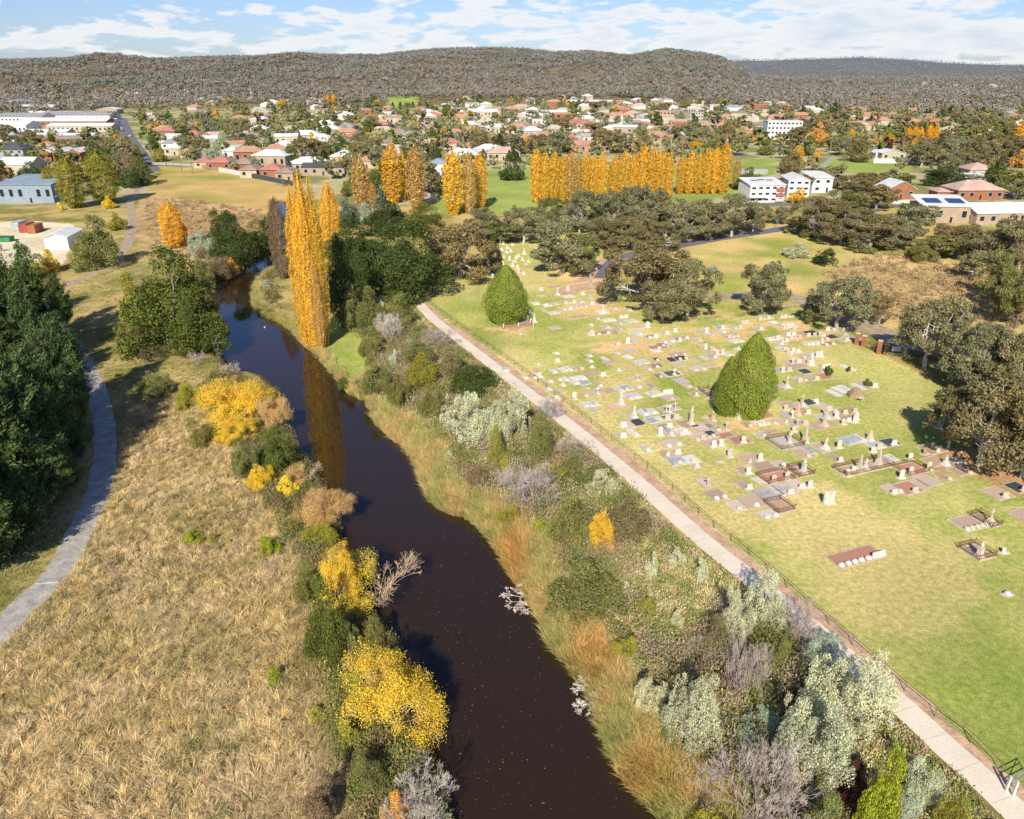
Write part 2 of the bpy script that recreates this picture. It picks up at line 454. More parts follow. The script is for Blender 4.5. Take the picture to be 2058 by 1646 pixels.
# ribbons: roads, paths
def ribbon(name, pxp, width, z, mat, jag=.12, world=False, step=1.2, label=None, cat=None):
    P = smooth(pxp if world else [at(*p) for p in pxp], 10)
    P = np.array(P); seg = np.hypot(*np.diff(P, axis=0).T); L = np.concatenate([[0], np.cumsum(seg)])
    n = max(4, int(L[-1] / step)); s = np.linspace(0, L[-1], n)
    X = np.interp(s, L, P[:, 0]); Y = np.interp(s, L, P[:, 1])
    tx = np.gradient(X); ty = np.gradient(Y); l = np.hypot(tx, ty); tx /= l; ty /= l
    V = []
    W = width if hasattr(width, '__len__') else (width, width)
    wd = np.linspace(W[0], W[1], n)
    for k, c in enumerate((-.5, -.2, .2, .5)):
        j = (rs.rand(n) - .5) * jag * 2 if abs(c) == .5 else 0
        V.append(np.stack([X + ty * (c * wd + j), Y - tx * (c * wd + j), np.full(n, z) + hz(X, Y) * (np.array(Y) > 300)], 1))
    V = np.stack(V, 1).reshape(-1, 3)
    F = [[i * 4 + k, i * 4 + k + 1, i * 4 + k + 5, i * 4 + k + 4] for i in range(n - 1) for k in range(3)]
    o = ob(name, mk(name, V, F, mat))
    return tag(o, label, cat, kind='structure')
RP_PATH = [(2120,1706),(2050,1640),(1975,1568),(1890,1492),(1815,1422),(1640,1270),(1480,1140),(1400,1075),(1300,985),(1200,900),(1120,835),(1000,742),(930,688),(870,640),(842,610)]
RP_SOIL = [(2140,1690),(2068,1620),(1995,1552),(1905,1474),(1835,1405),(1660,1255),(1497,1128),(1416,1062),(1318,973),(1215,888),(1133,825),(1012,734),(942,681),(878,634),(850,606)]
pathw = smooth([at(*p) for p in RP_PATH], 4)
ribbon('soil_strip', RP_SOIL, (1.9, 1.9), .012, M_soil, .22)
ribbon('concrete_path', RP_PATH, (2.45, 2.3), .03, M_conc, .03)
RP_GR = [(-60,1335),(0,1268),(60,1205),(118,1148),(165,1062),(200,980),(211,900),(205,825),(182,752),(150,700),(118,655),(100,615),(120,585)]
_P = np.array(pathw); _s = np.concatenate([[0], np.cumsum(np.hypot(*np.diff(_P, axis=0).T))]); _m = MB()
for q in np.arange(1., _s[-1] - 1, 3.0):
    X_, Y_ = np.interp(q, _s, _P[:, 0]), np.interp(q, _s, _P[:, 1]); X2, Y2 = np.interp(q + .5, _s, _P[:, 0]), np.interp(q + .5, _s, _P[:, 1]); a_ = math.atan2(Y2 - Y_, X2 - X_)
    _m.box(X_, Y_, .028, -.0 + .022, 2.3, .006, a_)
tag(ob('path_joints', _m.mesh('path_joints', M_stone), None, (.42, .37, .31)), kind='structure')
ribbon('gravel_road', RP_GR, (3.0, 2.7), .02, M_gravel, .2)
RP_DT = [(95,590),(165,560),(228,528),(258,485),(266,440),(262,410),(275,385),(300,350),(292,335)]
ribbon('dirt_track', RP_DT, (3.0, 2.6), .02, M_track, .4)
ribbon('park_road', [(1215,560),(1240,525),(1300,505),(1372,492),(1450,478),(1540,465),(1620,452),(1700,438),(1760,420)], (5.5, 5.5), .03, M_asph, .1)
ribbon('street', [(1440,413),(1540,411),(1640,411),(1760,413),(1900,416),(2120,420)], (7, 7), .04, M_asph, 0)
ribbon('soil_track', [(1395,600),(1450,596),(1530,592),(1600,600),(1660,625),(1740,655),(1830,690),(1930,705),(2100,720)], (4.5, 8), .02, M_track, .5)
ribbon('soil_path', [(1120,598),(1160,572),(1190,550),(1215,520)], (4, 3), .015, M_soil, .5)
ribbon('town_avenue', [(300,345),(285,322),(270,300),(256,275),(245,245),(238,222),(232,208)], (12, 12), .04, M_asph, 0)
ribbon('footpath', [(880,478),(940,472),(1000,462),(1050,450)], (2.5, 2.5), .03, M_conc, 0)
ribbon('cross_street', [(120,352),(200,338),(290,332),(395,333),(470,333)], (7, 7), .05, M_asph, 0)
ribbon('street', [(600,290),(760,282),(900,285),(1060,282)], (8, 8), .05, M_asph, 0)
ribbon('street', [(1010,255),(1160,250),(1300,246),(1460,250)], (9, 9), .05, M_asph, 0)
ribbon('street', [(1490,315),(1350,262),(1330,235),(1345,215)], (8, 8), .06, M_asph, 0)

# floating leaves on the water: nobody could count them
pts = []
while len(pts) < 330:
    px = random.uniform(780, 1330); py = random.uniform(980, 1700) if random.random() < .85 else random.uniform(620, 980)
    if random.random() < .55: px = random.gauss(960 + (py - 1200) * .08, 70)
    if py < 980: px = random.uniform(430, 900)
    x, y = at(px, py, WL)
    if inpoly([x], [y], WP)[0]: pts.append((x, y))
V = []; F = []; col = []
for i, (x, y) in enumerate(pts):
    s = random.uniform(.025, .06); a = random.uniform(0, 3.1); c, n = math.cos(a) * s, math.sin(a) * s
    V += [(x + c, y + n, WL + .012), (x - n * .7, y + c * .7, WL + .012), (x - c, y - n, WL + .012), (x + n * .7, y - c * .7, WL + .012)]
    F.append([4 * i, 4 * i + 1, 4 * i + 2, 4 * i + 3])
    k = random.choice([(.45, .32, .15), (.45, .36, .22), (.4, .24, .1), (.55, .5, .38)]); col += [k] * 4
o = ob('floating_leaves', mk('floating_leaves', V, [F], M_far, np.array(col))); tag(o, 'scattered fallen leaves floating on the dark river', 'leaves', kind='stuff')

# ------------------------------------------------------------------ plants: prototypes
def unit(v): return v / (np.linalg.norm(v, axis=-1, keepdims=True) + 1e-9)
def leafquads(P, Nn, s, asp, rng, jit=.7, up=None):
    n = len(P)
    nn = unit(Nn + rng.normal(0, jit, (n, 3)))
    ref = rng.normal(0, 1, (n, 3)) if up is None else up + rng.normal(0, .25, (n, 3))
    t1 = unit(ref - nn * np.sum(ref * nn, 1)[:, None]); t2 = np.cross(nn, t1)
    s = (np.ones(n) * s * rng.uniform(.65, 1.35, n))[:, None]
    V = np.stack([P + t1 * s, P + t2 * s * asp, P - t1 * s, P - t2 * s * asp], 1).reshape(-1, 3)
    return V, np.arange(4 * n).reshape(n, 4)
def leafcol(n, rng, lobe=None, hue=.12):
    v = rng.uniform(.55, 1.28, n)
    if lobe is not None: v = v * lobe
    h = rng.normal(0, hue, n)
    c = np.stack([v * (1 + h), v, v * (1 - h * .6)], 1)
    return np.repeat(np.clip(c, .05, 2), 4, 0)
def tubes(segs, n=4):
    """segs: rows p0(3) p1(3) r0 r1"""
    s = np.asarray(segs, float); p0, p1 = s[:, :3], s[:, 3:6]
    d = unit(p1 - p0); ref = np.where(np.abs(d[:, 2:3]) < .9, [[0, 0, 1.]], [[1., 0, 0]])
    a = unit(np.cross(d, ref)); b = np.cross(d, a); V = []
    for p, r in ((p0, s[:, 6]), (p1, s[:, 7])):
        for i in range(n):
            t = 2 * math.pi * i / n; V.append(p + r[:, None] * (math.cos(t) * a + math.sin(t) * b))
    V = np.stack(V, 1)                                   # m, 2n, 3
    m = len(s); base = (np.arange(m) * 2 * n)[:, None]
    F = np.concatenate([base + np.array([[i, (i + 1) % n, n + (i + 1) % n, n + i]]) for i in range(n)], 0)
    return V.reshape(-1, 3), F
def limbs(th, cs, rt, rng, wob=.05, gnarl=3):
    """trunk to height th then limbs to the lobe centres (unit space)"""
    segs = []; top = np.array([rng.normal(0, .02), rng.normal(0, .02), th])
    mid = np.array([rng.normal(0, .02), rng.normal(0, .02), th * .5])
    segs += [[0, 0, -.03, *mid, rt * 1.25, rt], [*mid, *top, rt, rt * .8]]
    for c in cs:
        c = np.array(c, float); p = mid + (top - mid) * rng.uniform(.4, 1); q0 = p; n = 4
        ctrl = p * .45 + c * .55 + np.array([0, 0, -.06]) + rng.normal(0, wob, 3)
        for i in range(1, n + 1):
            t = i / n; q1 = (1 - t) ** 2 * p + 2 * t * (1 - t) * ctrl + t * t * c
            r0 = rt * .55 * (1 - (t - 1 / n)) + .002; r1 = rt * .55 * (1 - t) + .002
            segs.append([*q0, *q1, r0, r1])
            if i >= 2 and gnarl:
                for _ in range(gnarl - 1):
                    e = q1 + rng.normal(0, .07, 3) + np.array([0, 0, .03]); segs.append([*q1, *e, r1 * .6 + .001, .0015])
            q0 = q1
    return segs
def twigs(rng, n0, depth, spread, up=.9, r0=.02, kids=3, wob=.25, curve=.12):
    segs = []; tips = []
    def grow(p, d, L, r, k):
        q = p
        for i in range(2):
            d = unit(d + rng.normal(0, wob * .4, 3) + np.array([0, 0, curve * up]))
            e = q + d * L / 2; segs.append([*q, *e, r * (1 - .2 * i), r * (1 - .2 * (i + 1))]); q = e
        if k == 0: tips.append(q); return
        for j in range(kids if rng.rand() < .8 else kids + 1):
            d2 = unit(d + rng.normal(0, wob + .12, 3)); grow(q, d2, L * rng.uniform(.55, .82), r * .55, k - 1)
        if k <= depth - 1: tips.append(q)
    for i in range(n0):
        a = 2 * math.pi * (i + rng.rand() * .6) / n0; t = spread * rng.uniform(.35, 1)
        grow(np.zeros(3), unit(np.array([math.cos(a) * t, math.sin(a) * t, up])), rng.uniform(.2, .36), r0, depth)
    s = np.array(segs); t = np.array(tips)
    return s, t
def fit(seg, tips=None):
    """normalise twigs into the unit box"""
    w = np.percentile(np.abs(seg[:, 3:5]), 98) * 2; h = np.percentile(seg[:, 5], 99)
    for k in (0, 1, 3, 4): seg[:, k] /= w
    for k in (2, 5): seg[:, k] /= h
    if tips is not None: tips = tips / np.array([w, w, h])
    return seg, tips
NL = {0: (10500, .0145), 1: (3000, .027), 2: (900, .062)}
PROT = {}
def from_lobes(lob, lod, rng, asp=.6, jit=.7, dens=1., fill=.12, up=None, size=1., shell=(.72, 1.06)):
    n, s = NL[lod]; n = int(n * dens); s *= size
    lob = np.array(lob)                                 # x y z rx rz
    wgt = lob[:, 3] * (lob[:, 3] + lob[:, 4]); wgt /= wgt.sum()
    k = rng.choice(len(lob), n, p=wgt)
    d = unit(rng.normal(0, 1, (n, 3)) + np.array([0, 0, .35]))
    cc = lob[k, :3]; ctr = np.array([0, 0, cc[:, 2].mean()])
    out = unit(cc - ctr + 1e-6); flip = np.sum(d * out, 1) < -.35; d[flip] *= -1
    r = rng.uniform(*shell, n); inner = rng.rand(n) < fill; r[inner] *= rng.uniform(.2, .9, inner.sum())
    P = cc + d * r[:, None] * lob[k][:, [3, 3, 4]]
    P[:, 2] = np.maximum(P[:, 2], .004)
    lv = rng.uniform(.82, 1.18, len(lob))[k]
    V, F = leafquads(P, d, s, asp, rng, jit, up)
    return V, F, leafcol(n, rng, lv)
def proto(sp, lod, var):
    key = (sp, lod, var)
    if key in PROT: return PROT[key]
    rng = np.random.RandomState(abs(hash(sp)) % 1 + sum(map(ord, sp)) * 13 + lod * 7 + var * 101)
    mat = M_leaf; segs = None; cs = None; tn = 5
    if sp in ('round', 'bush', 'silver'):
        n = {'round': 90, 'bush': 75, 'silver': 130}[sp] if lod < 2 else 14
        zc, zr = {'round': (.50, .50), 'bush': (.46, .54), 'silver': (.48, .52)}[sp]
        rl = {'round': .125, 'bush': .135, 'silver': .08}[sp] * (1 if lod < 2 else 1.25)
        mac = [[0, 0, .36, .30, .34]]
        for i in range(5 if lod < 2 else 3):
            a = i * 1.9 + rng.uniform(0, 1.4); R_ = rng.uniform(.15, .27); rr = .5 - R_; Rz = rng.uniform(.22, .46); mac.append([rr * math.cos(a), rr * math.sin(a), rng.uniform(.6, 1.) * Rz if sp != 'round' else Rz * rng.uniform(.7, 1.1), R_, Rz])
        mac.append([rng.normal(0, .08), rng.normal(0, .08), .70, .19, .28])
        mw = np.array([m_[3] ** 2 for m_ in mac]); mw /= mw.sum(); lob = [[*m_[:3], m_[3] * (.82 if sp != 'silver' else .66), m_[4] * (.82 if sp != 'silver' else .66)] for m_ in mac]
        for i in range(n):
            d = unit(rng.normal(0, 1, 3)); d[2] = abs(d[2]) * 1.1 - .25 if rng.rand() < .6 else d[2]
            r = rl * rng.uniform(.55, 1.35); q = rng.uniform(.62, 1.16)
            r *= .8; m_ = mac[rng.choice(len(mac), p=mw)]; q = rng.uniform(.85, 1.08) if sp != 'silver' else rng.uniform(.9, 1.25)
            lob.append([m_[0] + d[0] * (m_[3] - r * .5) * q, m_[1] + d[1] * (m_[3] - r * .5) * q, max(m_[2] + d[2] * (m_[4] - r * .5) * q, r * .6), r, r * rng.uniform(.8, 1.15) * (1.7 if sp == 'silver' else 1)])
        V, F, c = from_lobes(lob, lod, rng, dens=1.5 if sp != 'silver' else 2.0, size=.9 if sp != 'silver' else .72, fill=.15)
        segs = limbs(.22, [l[:3] for l in lob[1:9]], .028, rng); mat = M_dense if sp != 'silver' else M_leaf
    elif sp == 'gum':
        lob = []; n = 44 if lod < 2 else 14
        for i in range(n):
            a = rng.uniform(0, 6.28); rr = .43 * math.sqrt(rng.rand()); z = rng.uniform(.34, .93) - rr * .45; r = rng.uniform(.08, .155)
            lob.append([rr * math.cos(a), rr * math.sin(a), z + .04, r, r * rng.uniform(.55, .85)])
            if rng.rand() < .6:
                b = rng.normal(0, .07, 3); lob.append([lob[-1][0] + b[0], lob[-1][1] + b[1], lob[-1][2] + b[2] * .6, r * .7, r * .5])
        lob.append([0, 0, .72, .16, .14])
        V, F, c = from_lobes(lob, lod, rng, dens=1.55, size=1.0, fill=.2, shell=(.6, 1.08))
        segs = limbs(.30, [l[:3] for l in lob[:-1:4]], .026, rng, .06, 3)
    elif sp in ('cypress', 'poplar', 'cone'):
        n, s = NL[lod]; n = int(n * (2.8 if sp == 'cypress' else (1.45 if sp != 'poplar' else 2.1)))
        z = rng.rand(n) ** (1.15 if sp == 'cypress' else 1); ph = rng.uniform(0, 6.283, n)
        if sp == 'cypress':
            pr = np.where(z < .3, (.45 + .55 * (z / .3)) ** .7, np.clip(1 - ((z - .3) / .7) ** 1.7, 0, 1) ** .8)
            fold = .97 + .07 * np.abs(np.sin(ph * 2.5 + z * 2)) + .06 * np.abs(np.sin(ph * 7 - z * 6 + 1)) + .05 * np.sin(ph * 3 + z * 14) + .04 * np.sin(z * 30 + ph * 6); cl = fbm(ph * 3.2 + var * 9, z * 11, 3); fold = fold * (.84 + .32 * cl)
        elif sp == 'cone':
            pr = np.minimum(1, (z + .05) / .22) ** .5 * (1 - z + .02) ** .8
            fold = 1 + .12 * np.sin(ph * 7 + z * 23) + .1 * np.sin(ph * 4 - z * 31)
        else:
            k0 = 4 + var % 3
            pr = np.minimum(1, (z + .04) / .30) ** .55 * np.clip((1 - z) * 4.5, 0, 1) ** .55
            fold = .72 + .32 * np.abs(np.cos(ph * k0 / 2 + .5 * np.sin(z * 4 + var) + var)) ** .6
            fold = fold * (1 + .10 * np.sin(z * 37 + ph * 3) + .08 * np.sin(z * 61 - ph * 5))
            # separate leaders at the top
            z = z * (1 - .13 * np.abs(np.sin(ph * 1.5 + var)) * sstep(.3, .9, z))
        dd = np.stack([np.cos(ph), np.sin(ph), np.full(n, .25)], 1)
        r = .5 * pr * fold * np.where(rng.rand(n) < .3, rng.uniform(.55, .9, n), rng.uniform(.82 if sp == 'cypress' else .72, 1.06, n))
        P = np.stack([r * np.cos(ph), r * np.sin(ph), z * .99 + .006], 1)
        upv = np.stack([np.cos(ph) * .35, np.sin(ph) * .35, np.ones(n)], 1)
        if sp == 'poplar': s_ = s * 1.65; asp = .7
        else: s_ = s * 1.35; asp = .3
        V, F = leafquads(P, dd, s_, asp, rng, .45 if sp == 'cypress' else .7, upv)
        V = P.repeat(4, 0) + (V - P.repeat(4, 0)) * np.array([1, 1, .6 if sp == 'cypress' else (.17 if sp == 'poplar' else .4)])
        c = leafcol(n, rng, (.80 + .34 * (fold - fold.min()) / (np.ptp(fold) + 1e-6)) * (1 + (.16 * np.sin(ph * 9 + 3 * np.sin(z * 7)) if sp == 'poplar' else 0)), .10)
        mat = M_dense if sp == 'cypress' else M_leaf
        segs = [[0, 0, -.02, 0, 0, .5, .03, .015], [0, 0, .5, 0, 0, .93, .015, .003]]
        if sp == 'poplar':
            for i in range(26):
                a = rng.uniform(0, 6.28); z0 = rng.uniform(.03, .5); rr = rng.uniform(.15, .34); L = rng.uniform(.15, .4)
                segs.append([0, 0, z0, rr * math.cos(a), rr * math.sin(a), min(z0 + L * .5, .9), .010, .006]); segs.append([rr * math.cos(a), rr * math.sin(a), min(z0 + L * .5, .9), rr * 1.05 * math.cos(a), rr * 1.05 * math.sin(a), min(z0 + L, .93), .006, .002])
    elif sp == 'pine':
        n, s = NL[lod]; br = []; segs = [[0, 0, -.02, 0, 0, .55, .03, .018], [0, 0, .55, 0, 0, .96, .018, .003]]
        nb = 120 if lod < 2 else 34
        for i in range(nb):
            z = .06 + .9 * (i / nb) ** 1.05; a = i * 2.4 + rng.normal(0, .3); L = (.5 * min(1, (1.06 - z) * 1.9) ** .8 * (1 - .35 * (z < .12))) * rng.uniform(.5, 1.06)
            e = (L * math.cos(a), L * math.sin(a), min(z + L * .28, .99)); br.append((z, e, L)); segs.append([0, 0, z, *e, .008, .002])
        wgt = np.array([b[2] ** 1.3 for b in br]); wgt /= wgt.sum(); n = int(n * 1.15); k = rng.choice(nb, n, p=wgt); t = rng.uniform(.3, 1.03, n)
        E = np.array([b[1] for b in br])[k]; Z = np.array([b[0] for b in br])[k]
        P = np.stack([E[:, 0] * t, E[:, 1] * t, Z + (E[:, 2] - Z) * t ** 1.6], 1) + rng.normal(0, 1, (n, 3)) * np.array([.032, .032, .016])
        P[:, 2] += np.abs(rng.normal(0, .012, n))
        out = unit(np.stack([E[:, 0], E[:, 1], np.full(n, .45)], 1))
        V, F = leafquads(P, np.array([[0, 0, 1.]]) + out * .5, s * 1.9, .3, rng, .6, out)
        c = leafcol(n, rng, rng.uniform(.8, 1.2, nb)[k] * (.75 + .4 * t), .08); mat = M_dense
    elif sp in ('maple', 'halfbare', 'bare', 'whip'):
        n0, dep, spread = {'maple': (11, 4, 1.7), 'halfbare': (12, 4, 1.7), 'bare': (12, 5, 1.5), 'whip': (3, 4, .35)}[sp]
        if lod == 2: dep -= 1
        if lod == 1 and sp == 'bare': dep = 4
        seg, tips = twigs(rng, n0, dep, spread, .8, .02, 3 if sp != 'whip' else 2, .28); seg, tips = fit(seg, tips)
        seg[:, 6:] = np.maximum(seg[:, 6:] * .45, .0013 if sp in ('bare', 'whip') else .0016); segs = seg; tn = 3
        if sp in ('maple', 'halfbare'):
            n, s = NL[lod]; n = int(n * (2.8 if sp == 'maple' else 1.4))
            if sp == 'halfbare':
                tips = tips[tips[:, 0] < rng.uniform(-.02, .12)]
            elif lod < 2: tips = tips[rng.rand(len(tips)) < .85]
            k = rng.choice(len(tips), n); P = tips[k] + rng.normal(0, .036, (n, 3)); P[:, 2] = np.maximum(P[:, 2], .02)
            V, F = leafquads(P, unit(P - np.array([0, 0, .3])), s * .56, .75, rng, .8); c = leafcol(n, rng, rng.uniform(.8, 1.2, len(tips))[k], .07)
        else: V = None
    tv, tf = tubes(segs, tn)
    tm = mk('trunk', tv, tf, M_bark); cm = mk('crown', V, F, mat, c) if V is not None else None
    PROT[key] = (tm, cm); return PROT[key]

COL = dict(oak=(.095, .135, .04), green=(.17, .21, .05), gum=(.35, .33, .17), gumb=(.34, .28, .13), olive=(.29, .29, .095), gold=(.93, .58, .07), goldb=(.74, .49, .16),
           cyp=(.28, .34, .06), pine=(.105, .165, .055), silver=(.74, .74, .48), silv2=(.56, .63, .46), lime=(.42, .48, .05), yellow=(1.0, .74, .08), orange=(.85, .48, .12),
           red=(.30, .07, .045), brown=(.36, .26, .15), dkred=(.15, .05, .05), bluegr=(.20, .24, .17), yolive=(.45, .42, .07), fade=(.82, .55, .22))
BARKC = dict(gum=(.55, .46, .38), pale=(.78, .70, .62), dark=(.26, .19, .14), grey=(.60, .50, .46), tan=(.75, .57, .38))
NAMES = dict(round='broadleaf_tree', bush='shrub', silver='silver_wattle', gum='gum_tree', cypress='cypress_tree', poplar='poplar_tree', cone='conifer_tree', pine='pine_tree', maple='autumn_tree', halfbare='autumn_tree', bare='bare_shrub', whip='dead_tree')
CATS = dict(round='tree', bush='shrub', silver='wattle tree', gum='gum tree', cypress='cypress', poplar='poplar', cone='conifer', pine='pine tree', maple='autumn tree', halfbare='autumn tree', bare='bare shrub', whip='dead tree')
def spawn(sp, x, y, z, w_, h_, col, bark='dark', lod=1, rz=None, lean=(0, 0), var=None):
    var = random.randrange(4 if lod < 2 else 5) if var is None else var
    tm, cm = proto(sp, lod, var)
    o = empty(NAMES[sp], x, y, z, random.uniform(0, 6.28) if rz is None else rz)
    o.scale = (w_, w_, h_); o.rotation_euler[0] = lean[0]; o.rotation_euler[1] = lean[1]
    t = ob('trunk' if sp not in ('bare', 'bush', 'whip') else ('branches' if sp != 'whip' else 'trunk'), tm, o, BARKC[bark])
    if cm:
        j = random.uniform(.9, 1.12); hs = random.uniform(-.05, .05)
        cc = COL[col]; ob('crown', cm, o, (cc[0] * j * (1 + hs), cc[1] * j, cc[2] * j * (1 - hs)))
    return tag(o, cat=CATS[sp])
def pine_at(px, top, h, wd, lab):
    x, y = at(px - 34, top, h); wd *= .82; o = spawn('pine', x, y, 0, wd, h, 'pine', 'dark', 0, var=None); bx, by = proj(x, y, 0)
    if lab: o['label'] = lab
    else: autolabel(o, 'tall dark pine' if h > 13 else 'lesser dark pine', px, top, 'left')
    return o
def tree(sp, px, top, bot, wpx, col, label=None, bark='dark', mode='e', zone=None, group=None, rz=None, lod=None, **kw):
    """mode e: px,top,bot bound the silhouette; mode t: bot is the foot of the trunk"""
    cy = (top + bot) / 2
    if mode == 'e':
        u, f, d = ray(px, cy); al = math.atan2(d, f); h = 3.
        for _ in range(6):
            t = (H - h / 2) / d; dist = t * math.sqrt(f * f + d * d); dep = t * FO
            W = wpx * t * (.9 if sp == 'maple' else 1); A = (bot - top) * dist / FO * (1 if True else 1)
            h = math.sqrt(max(A * A - (W * math.sin(al)) ** 2, (.30 * W) ** 2)) / math.cos(al); h = max(h, .5 * W)
            if sp in ('maple', 'halfbare', 'bare'): h = max(h * .72, .45 * W)
        x, y = u * t, f * t
    else:
        x, y = land(px, bot) if bot < 215 else at(px, bot)
        _, f, d = ray(px, top); z0 = hz1(x, y); h = H - y * d / f - z0
        W = wpx * (y * CS + (H - z0 - h / 2) * SN) / FO
    z = hz1(x, y)
    if lod is None: lod = 0 if wpx > 58 or (bot - top) > 150 else (1 if wpx > 22 else 2)
    o = spawn(sp, x, y, z if z > WL - .2 else WL - .2, W, h, col, bark, lod, rz, **kw)
    if group: o['group'] = group
    if label: o['label'] = label
    elif zone: autolabel(o, zone[0], px, bot, zone[1])
    return o

# ------------------------------------------------------------------ landmarks used in labels
LM += [(1015,600,'the lone blunt cypress','cem'),(1505,800,'the twin cypresses','cem'),(1300,600,'the big gum trees','cem'),(1745,700,'the brick gateway','cem'),(1180,575,'the red earth plot','cem'),
 (1663,1010,'the white double headstone','cem'),(1720,1118,'the long brick plot','cem'),(1970,1105,'the fenced obelisk','cem'),(1700,790,'the brown boulder','cem'),(1130,870,'the bend of the path fence','cem'),
 (1950,915,'the many-stemmed white gum','cem'),(1550,990,'the long slab row','cem'),(1720,935,'the long obelisk enclosure','cem'),(1390,845,'the tall yellowed monument','cem'),(1300,780,'the middle of the lawn','cem'),
 (1250,840,'the white cross pillars','cem'),(1600,640,'the wire fence corner','cem'),(1030,500,'the far headstone cluster','cem'),(1400,960,'the low path fence','cem'),(1590,885,'the rust railed monument','cem')]
LM += [(120,225,'the white factory sheds','town'),(250,260,'the wide town avenue','town'),(470,340,'the red roofs by the field','town'),(620,345,'the dark long roof','town'),(560,205,'the round gold tree','town'),
 (810,215,'the far green park','town'),(750,350,'the first brown poplar','town'),(915,350,'the poplar pair by the park','town'),(1180,300,'the long terracotta motel','town'),(1270,300,'the pink brick block','town'),
 (1150,235,'the white shopping sheds','town'),(1160,215,'the maroon trimmed terraces','town'),(1380,225,'the cream flats on the rise','town'),(1575,270,'the white four storey block','town'),(1640,270,'the big orange tree','town'),
 (1770,330,'the white pavilion','town'),(1850,280,'the gold poplar clump','town'),(1970,390,'the wide brick house','town'),(1560,390,'the white townhouses','town'),(1410,290,'the bright yellow round tree','town'),
 (2030,300,'the orange poplar at the edge','town'),(1900,260,'the long olive tree belt','town'),(540,250,'the white floodlight masts','town'),(120,310,'the brick terrace rows','town'),(1000,290,'the grey park edge','town'),(880,250,'the dark crimson trees','town'),
 (1480,240,'the hillside houses','town'),(700,250,'the wire pylons','town'),(300,215,'the foot of the hill','town'),(960,225,'the middle of the town','town'),(1700,215,'the far row of gold poplars','town')]

# ------------------------------------------------------------------ named trees: river, banks, cemetery, paddock
T = tree
# poplars by the river
T('poplar',636,338,700,42,'gold','tallest golden poplar on the right bank of the river','tan','t',lod=0,var=1)
T('poplar',617,366,690,36,'gold','golden poplar stem joined on the left of the tallest poplar','tan','t',lod=0,var=1)
T('poplar',654,351,696,36,'gold','second golden poplar, joined to the right of the tallest one','tan','t',lod=0,var=2)
T('poplar',673,360,545,42,'gold','shorter golden poplar standing behind the tallest riverside poplar','tan','t',lod=0,var=0)
T('poplar',646,500,702,30,'goldb','half bare brown poplar at the foot of the tallest poplar','grey','t',lod=0,var=3)
T('poplar',570,392,560,38,'brown','grey nearly leafless poplar left of the golden riverside poplars','grey','t',lod=0,var=3)
T('poplar',352,403,498,46,'gold','golden poplar alone on the left bank behind the big round tree','tan','t',lod=0,var=0)
T('poplar',372,445,495,20,'gold','small golden poplar touching the lone left bank poplar','tan','t',lod=1,var=1)
LMs = ['brown gold poplar, first of the park row from the left','thin brown poplar beside the first of the park row','tall golden poplar, third in the park row from the left','slim gold poplar leaning on the third of the park row','broad golden poplar, fifth in the park row',
 'broad golden poplar on the left of the group of three by the green park','middle golden poplar of the group of three by the green park','slim golden poplar on the right of the group of three']
for (px, tp, bt, w_, c), lb in zip([(728,308,418,36,'goldb'),(750,365,418,18,'goldb'),(792,284,408,42,'gold'),(812,300,405,16,'gold'),(838,290,420,40,'goldb'),(912,299,432,44,'gold'),(944,298,430,28,'goldb'),(966,303,420,29,'gold')], LMs):
    T('poplar', px, tp, bt, w_, c, lb, 'tan', 't', lod=1, group='autumn poplars along the park')
for nm, lst in (('left block of the park poplar wall', [(1078,297,27),(1095,303,22),(1113,302,27),(1130,307,22),(1145,300,27),(1160,309,22),(1176,304,26),(1192,308,24),(1207,306,22)]),
                ('middle block of the park poplar wall', [(1232,311,26),(1252,302,27),(1270,306,22),(1288,290,30),(1308,292,26),(1325,300,26),(1341,303,20)]),
                ('right block of the park poplar wall', [(1366,310,22),(1384,304,25),(1402,303,24),(1418,295,24),(1433,294,20),(1451,283,28),(1477,318,17)])):
    for i, (px, tp, w_) in enumerate(lst):
        w2 = w_ * 1.04
        T('poplar', px, tp, {'l': 408, 'm': 400, 'r': 390}[nm[0]] - (10 if px == 1477 else 0), w2, random.choice(['gold', 'gold', 'goldb']), f'golden poplar, {["first","second","third","fourth","fifth","sixth","seventh","eighth","ninth"][i]} from left in the {nm}', 'tan', 't', lod=1, group='autumn poplars along the park')
for px, tp, bt, w_, lb in [(1599,290,347,22,'lone gold poplar behind the white townhouses'),(1708,257,290,14,'small gold poplar behind the sports field posts'),(1785,268,302,18,'gold poplar right of the sports field posts'),(1820,254,300,14,'left poplar of the gold clump behind the pavilion'),
    (1833,250,300,13,'second poplar of the gold clump behind the pavilion'),(1845,255,298,12,'third poplar of the gold clump behind the pavilion'),(1862,247,298,14,'tallest poplar right of the gold clump behind the pavilion'),(1876,248,298,13,'rightmost poplar of the gold clump behind the pavilion'),
    (2045,240,318,34,'big orange poplar cut by the right edge of the photo'),(1562,198,214,8,'tiny gold poplar on the slope above the white block'),(660,190,212,9,'small gold poplar, left of two at the foot of the hill'),(672,190,212,9,'small gold poplar, right of two at the foot of the hill'),(756,200,212,10,'stubby gold poplar beside the far green park')]:
    T('poplar', px, tp, bt, w_, 'gold', lb, 'tan', 't', lod=1 if w_ > 12 else 2)
for i, px in enumerate([1766,1779,1790,1800,1812,1820,1829,1836,1856,1866,1876,1884]):
    o = T('poplar', px, 199 + random.random() * 3, 216, 6, 'gold', None, 'tan', 't', lod=2, group='far row of gold poplars'); o['label'] = f'tiny gold poplar in the far row, {ORD[i]}' + (' from left' if i else '')
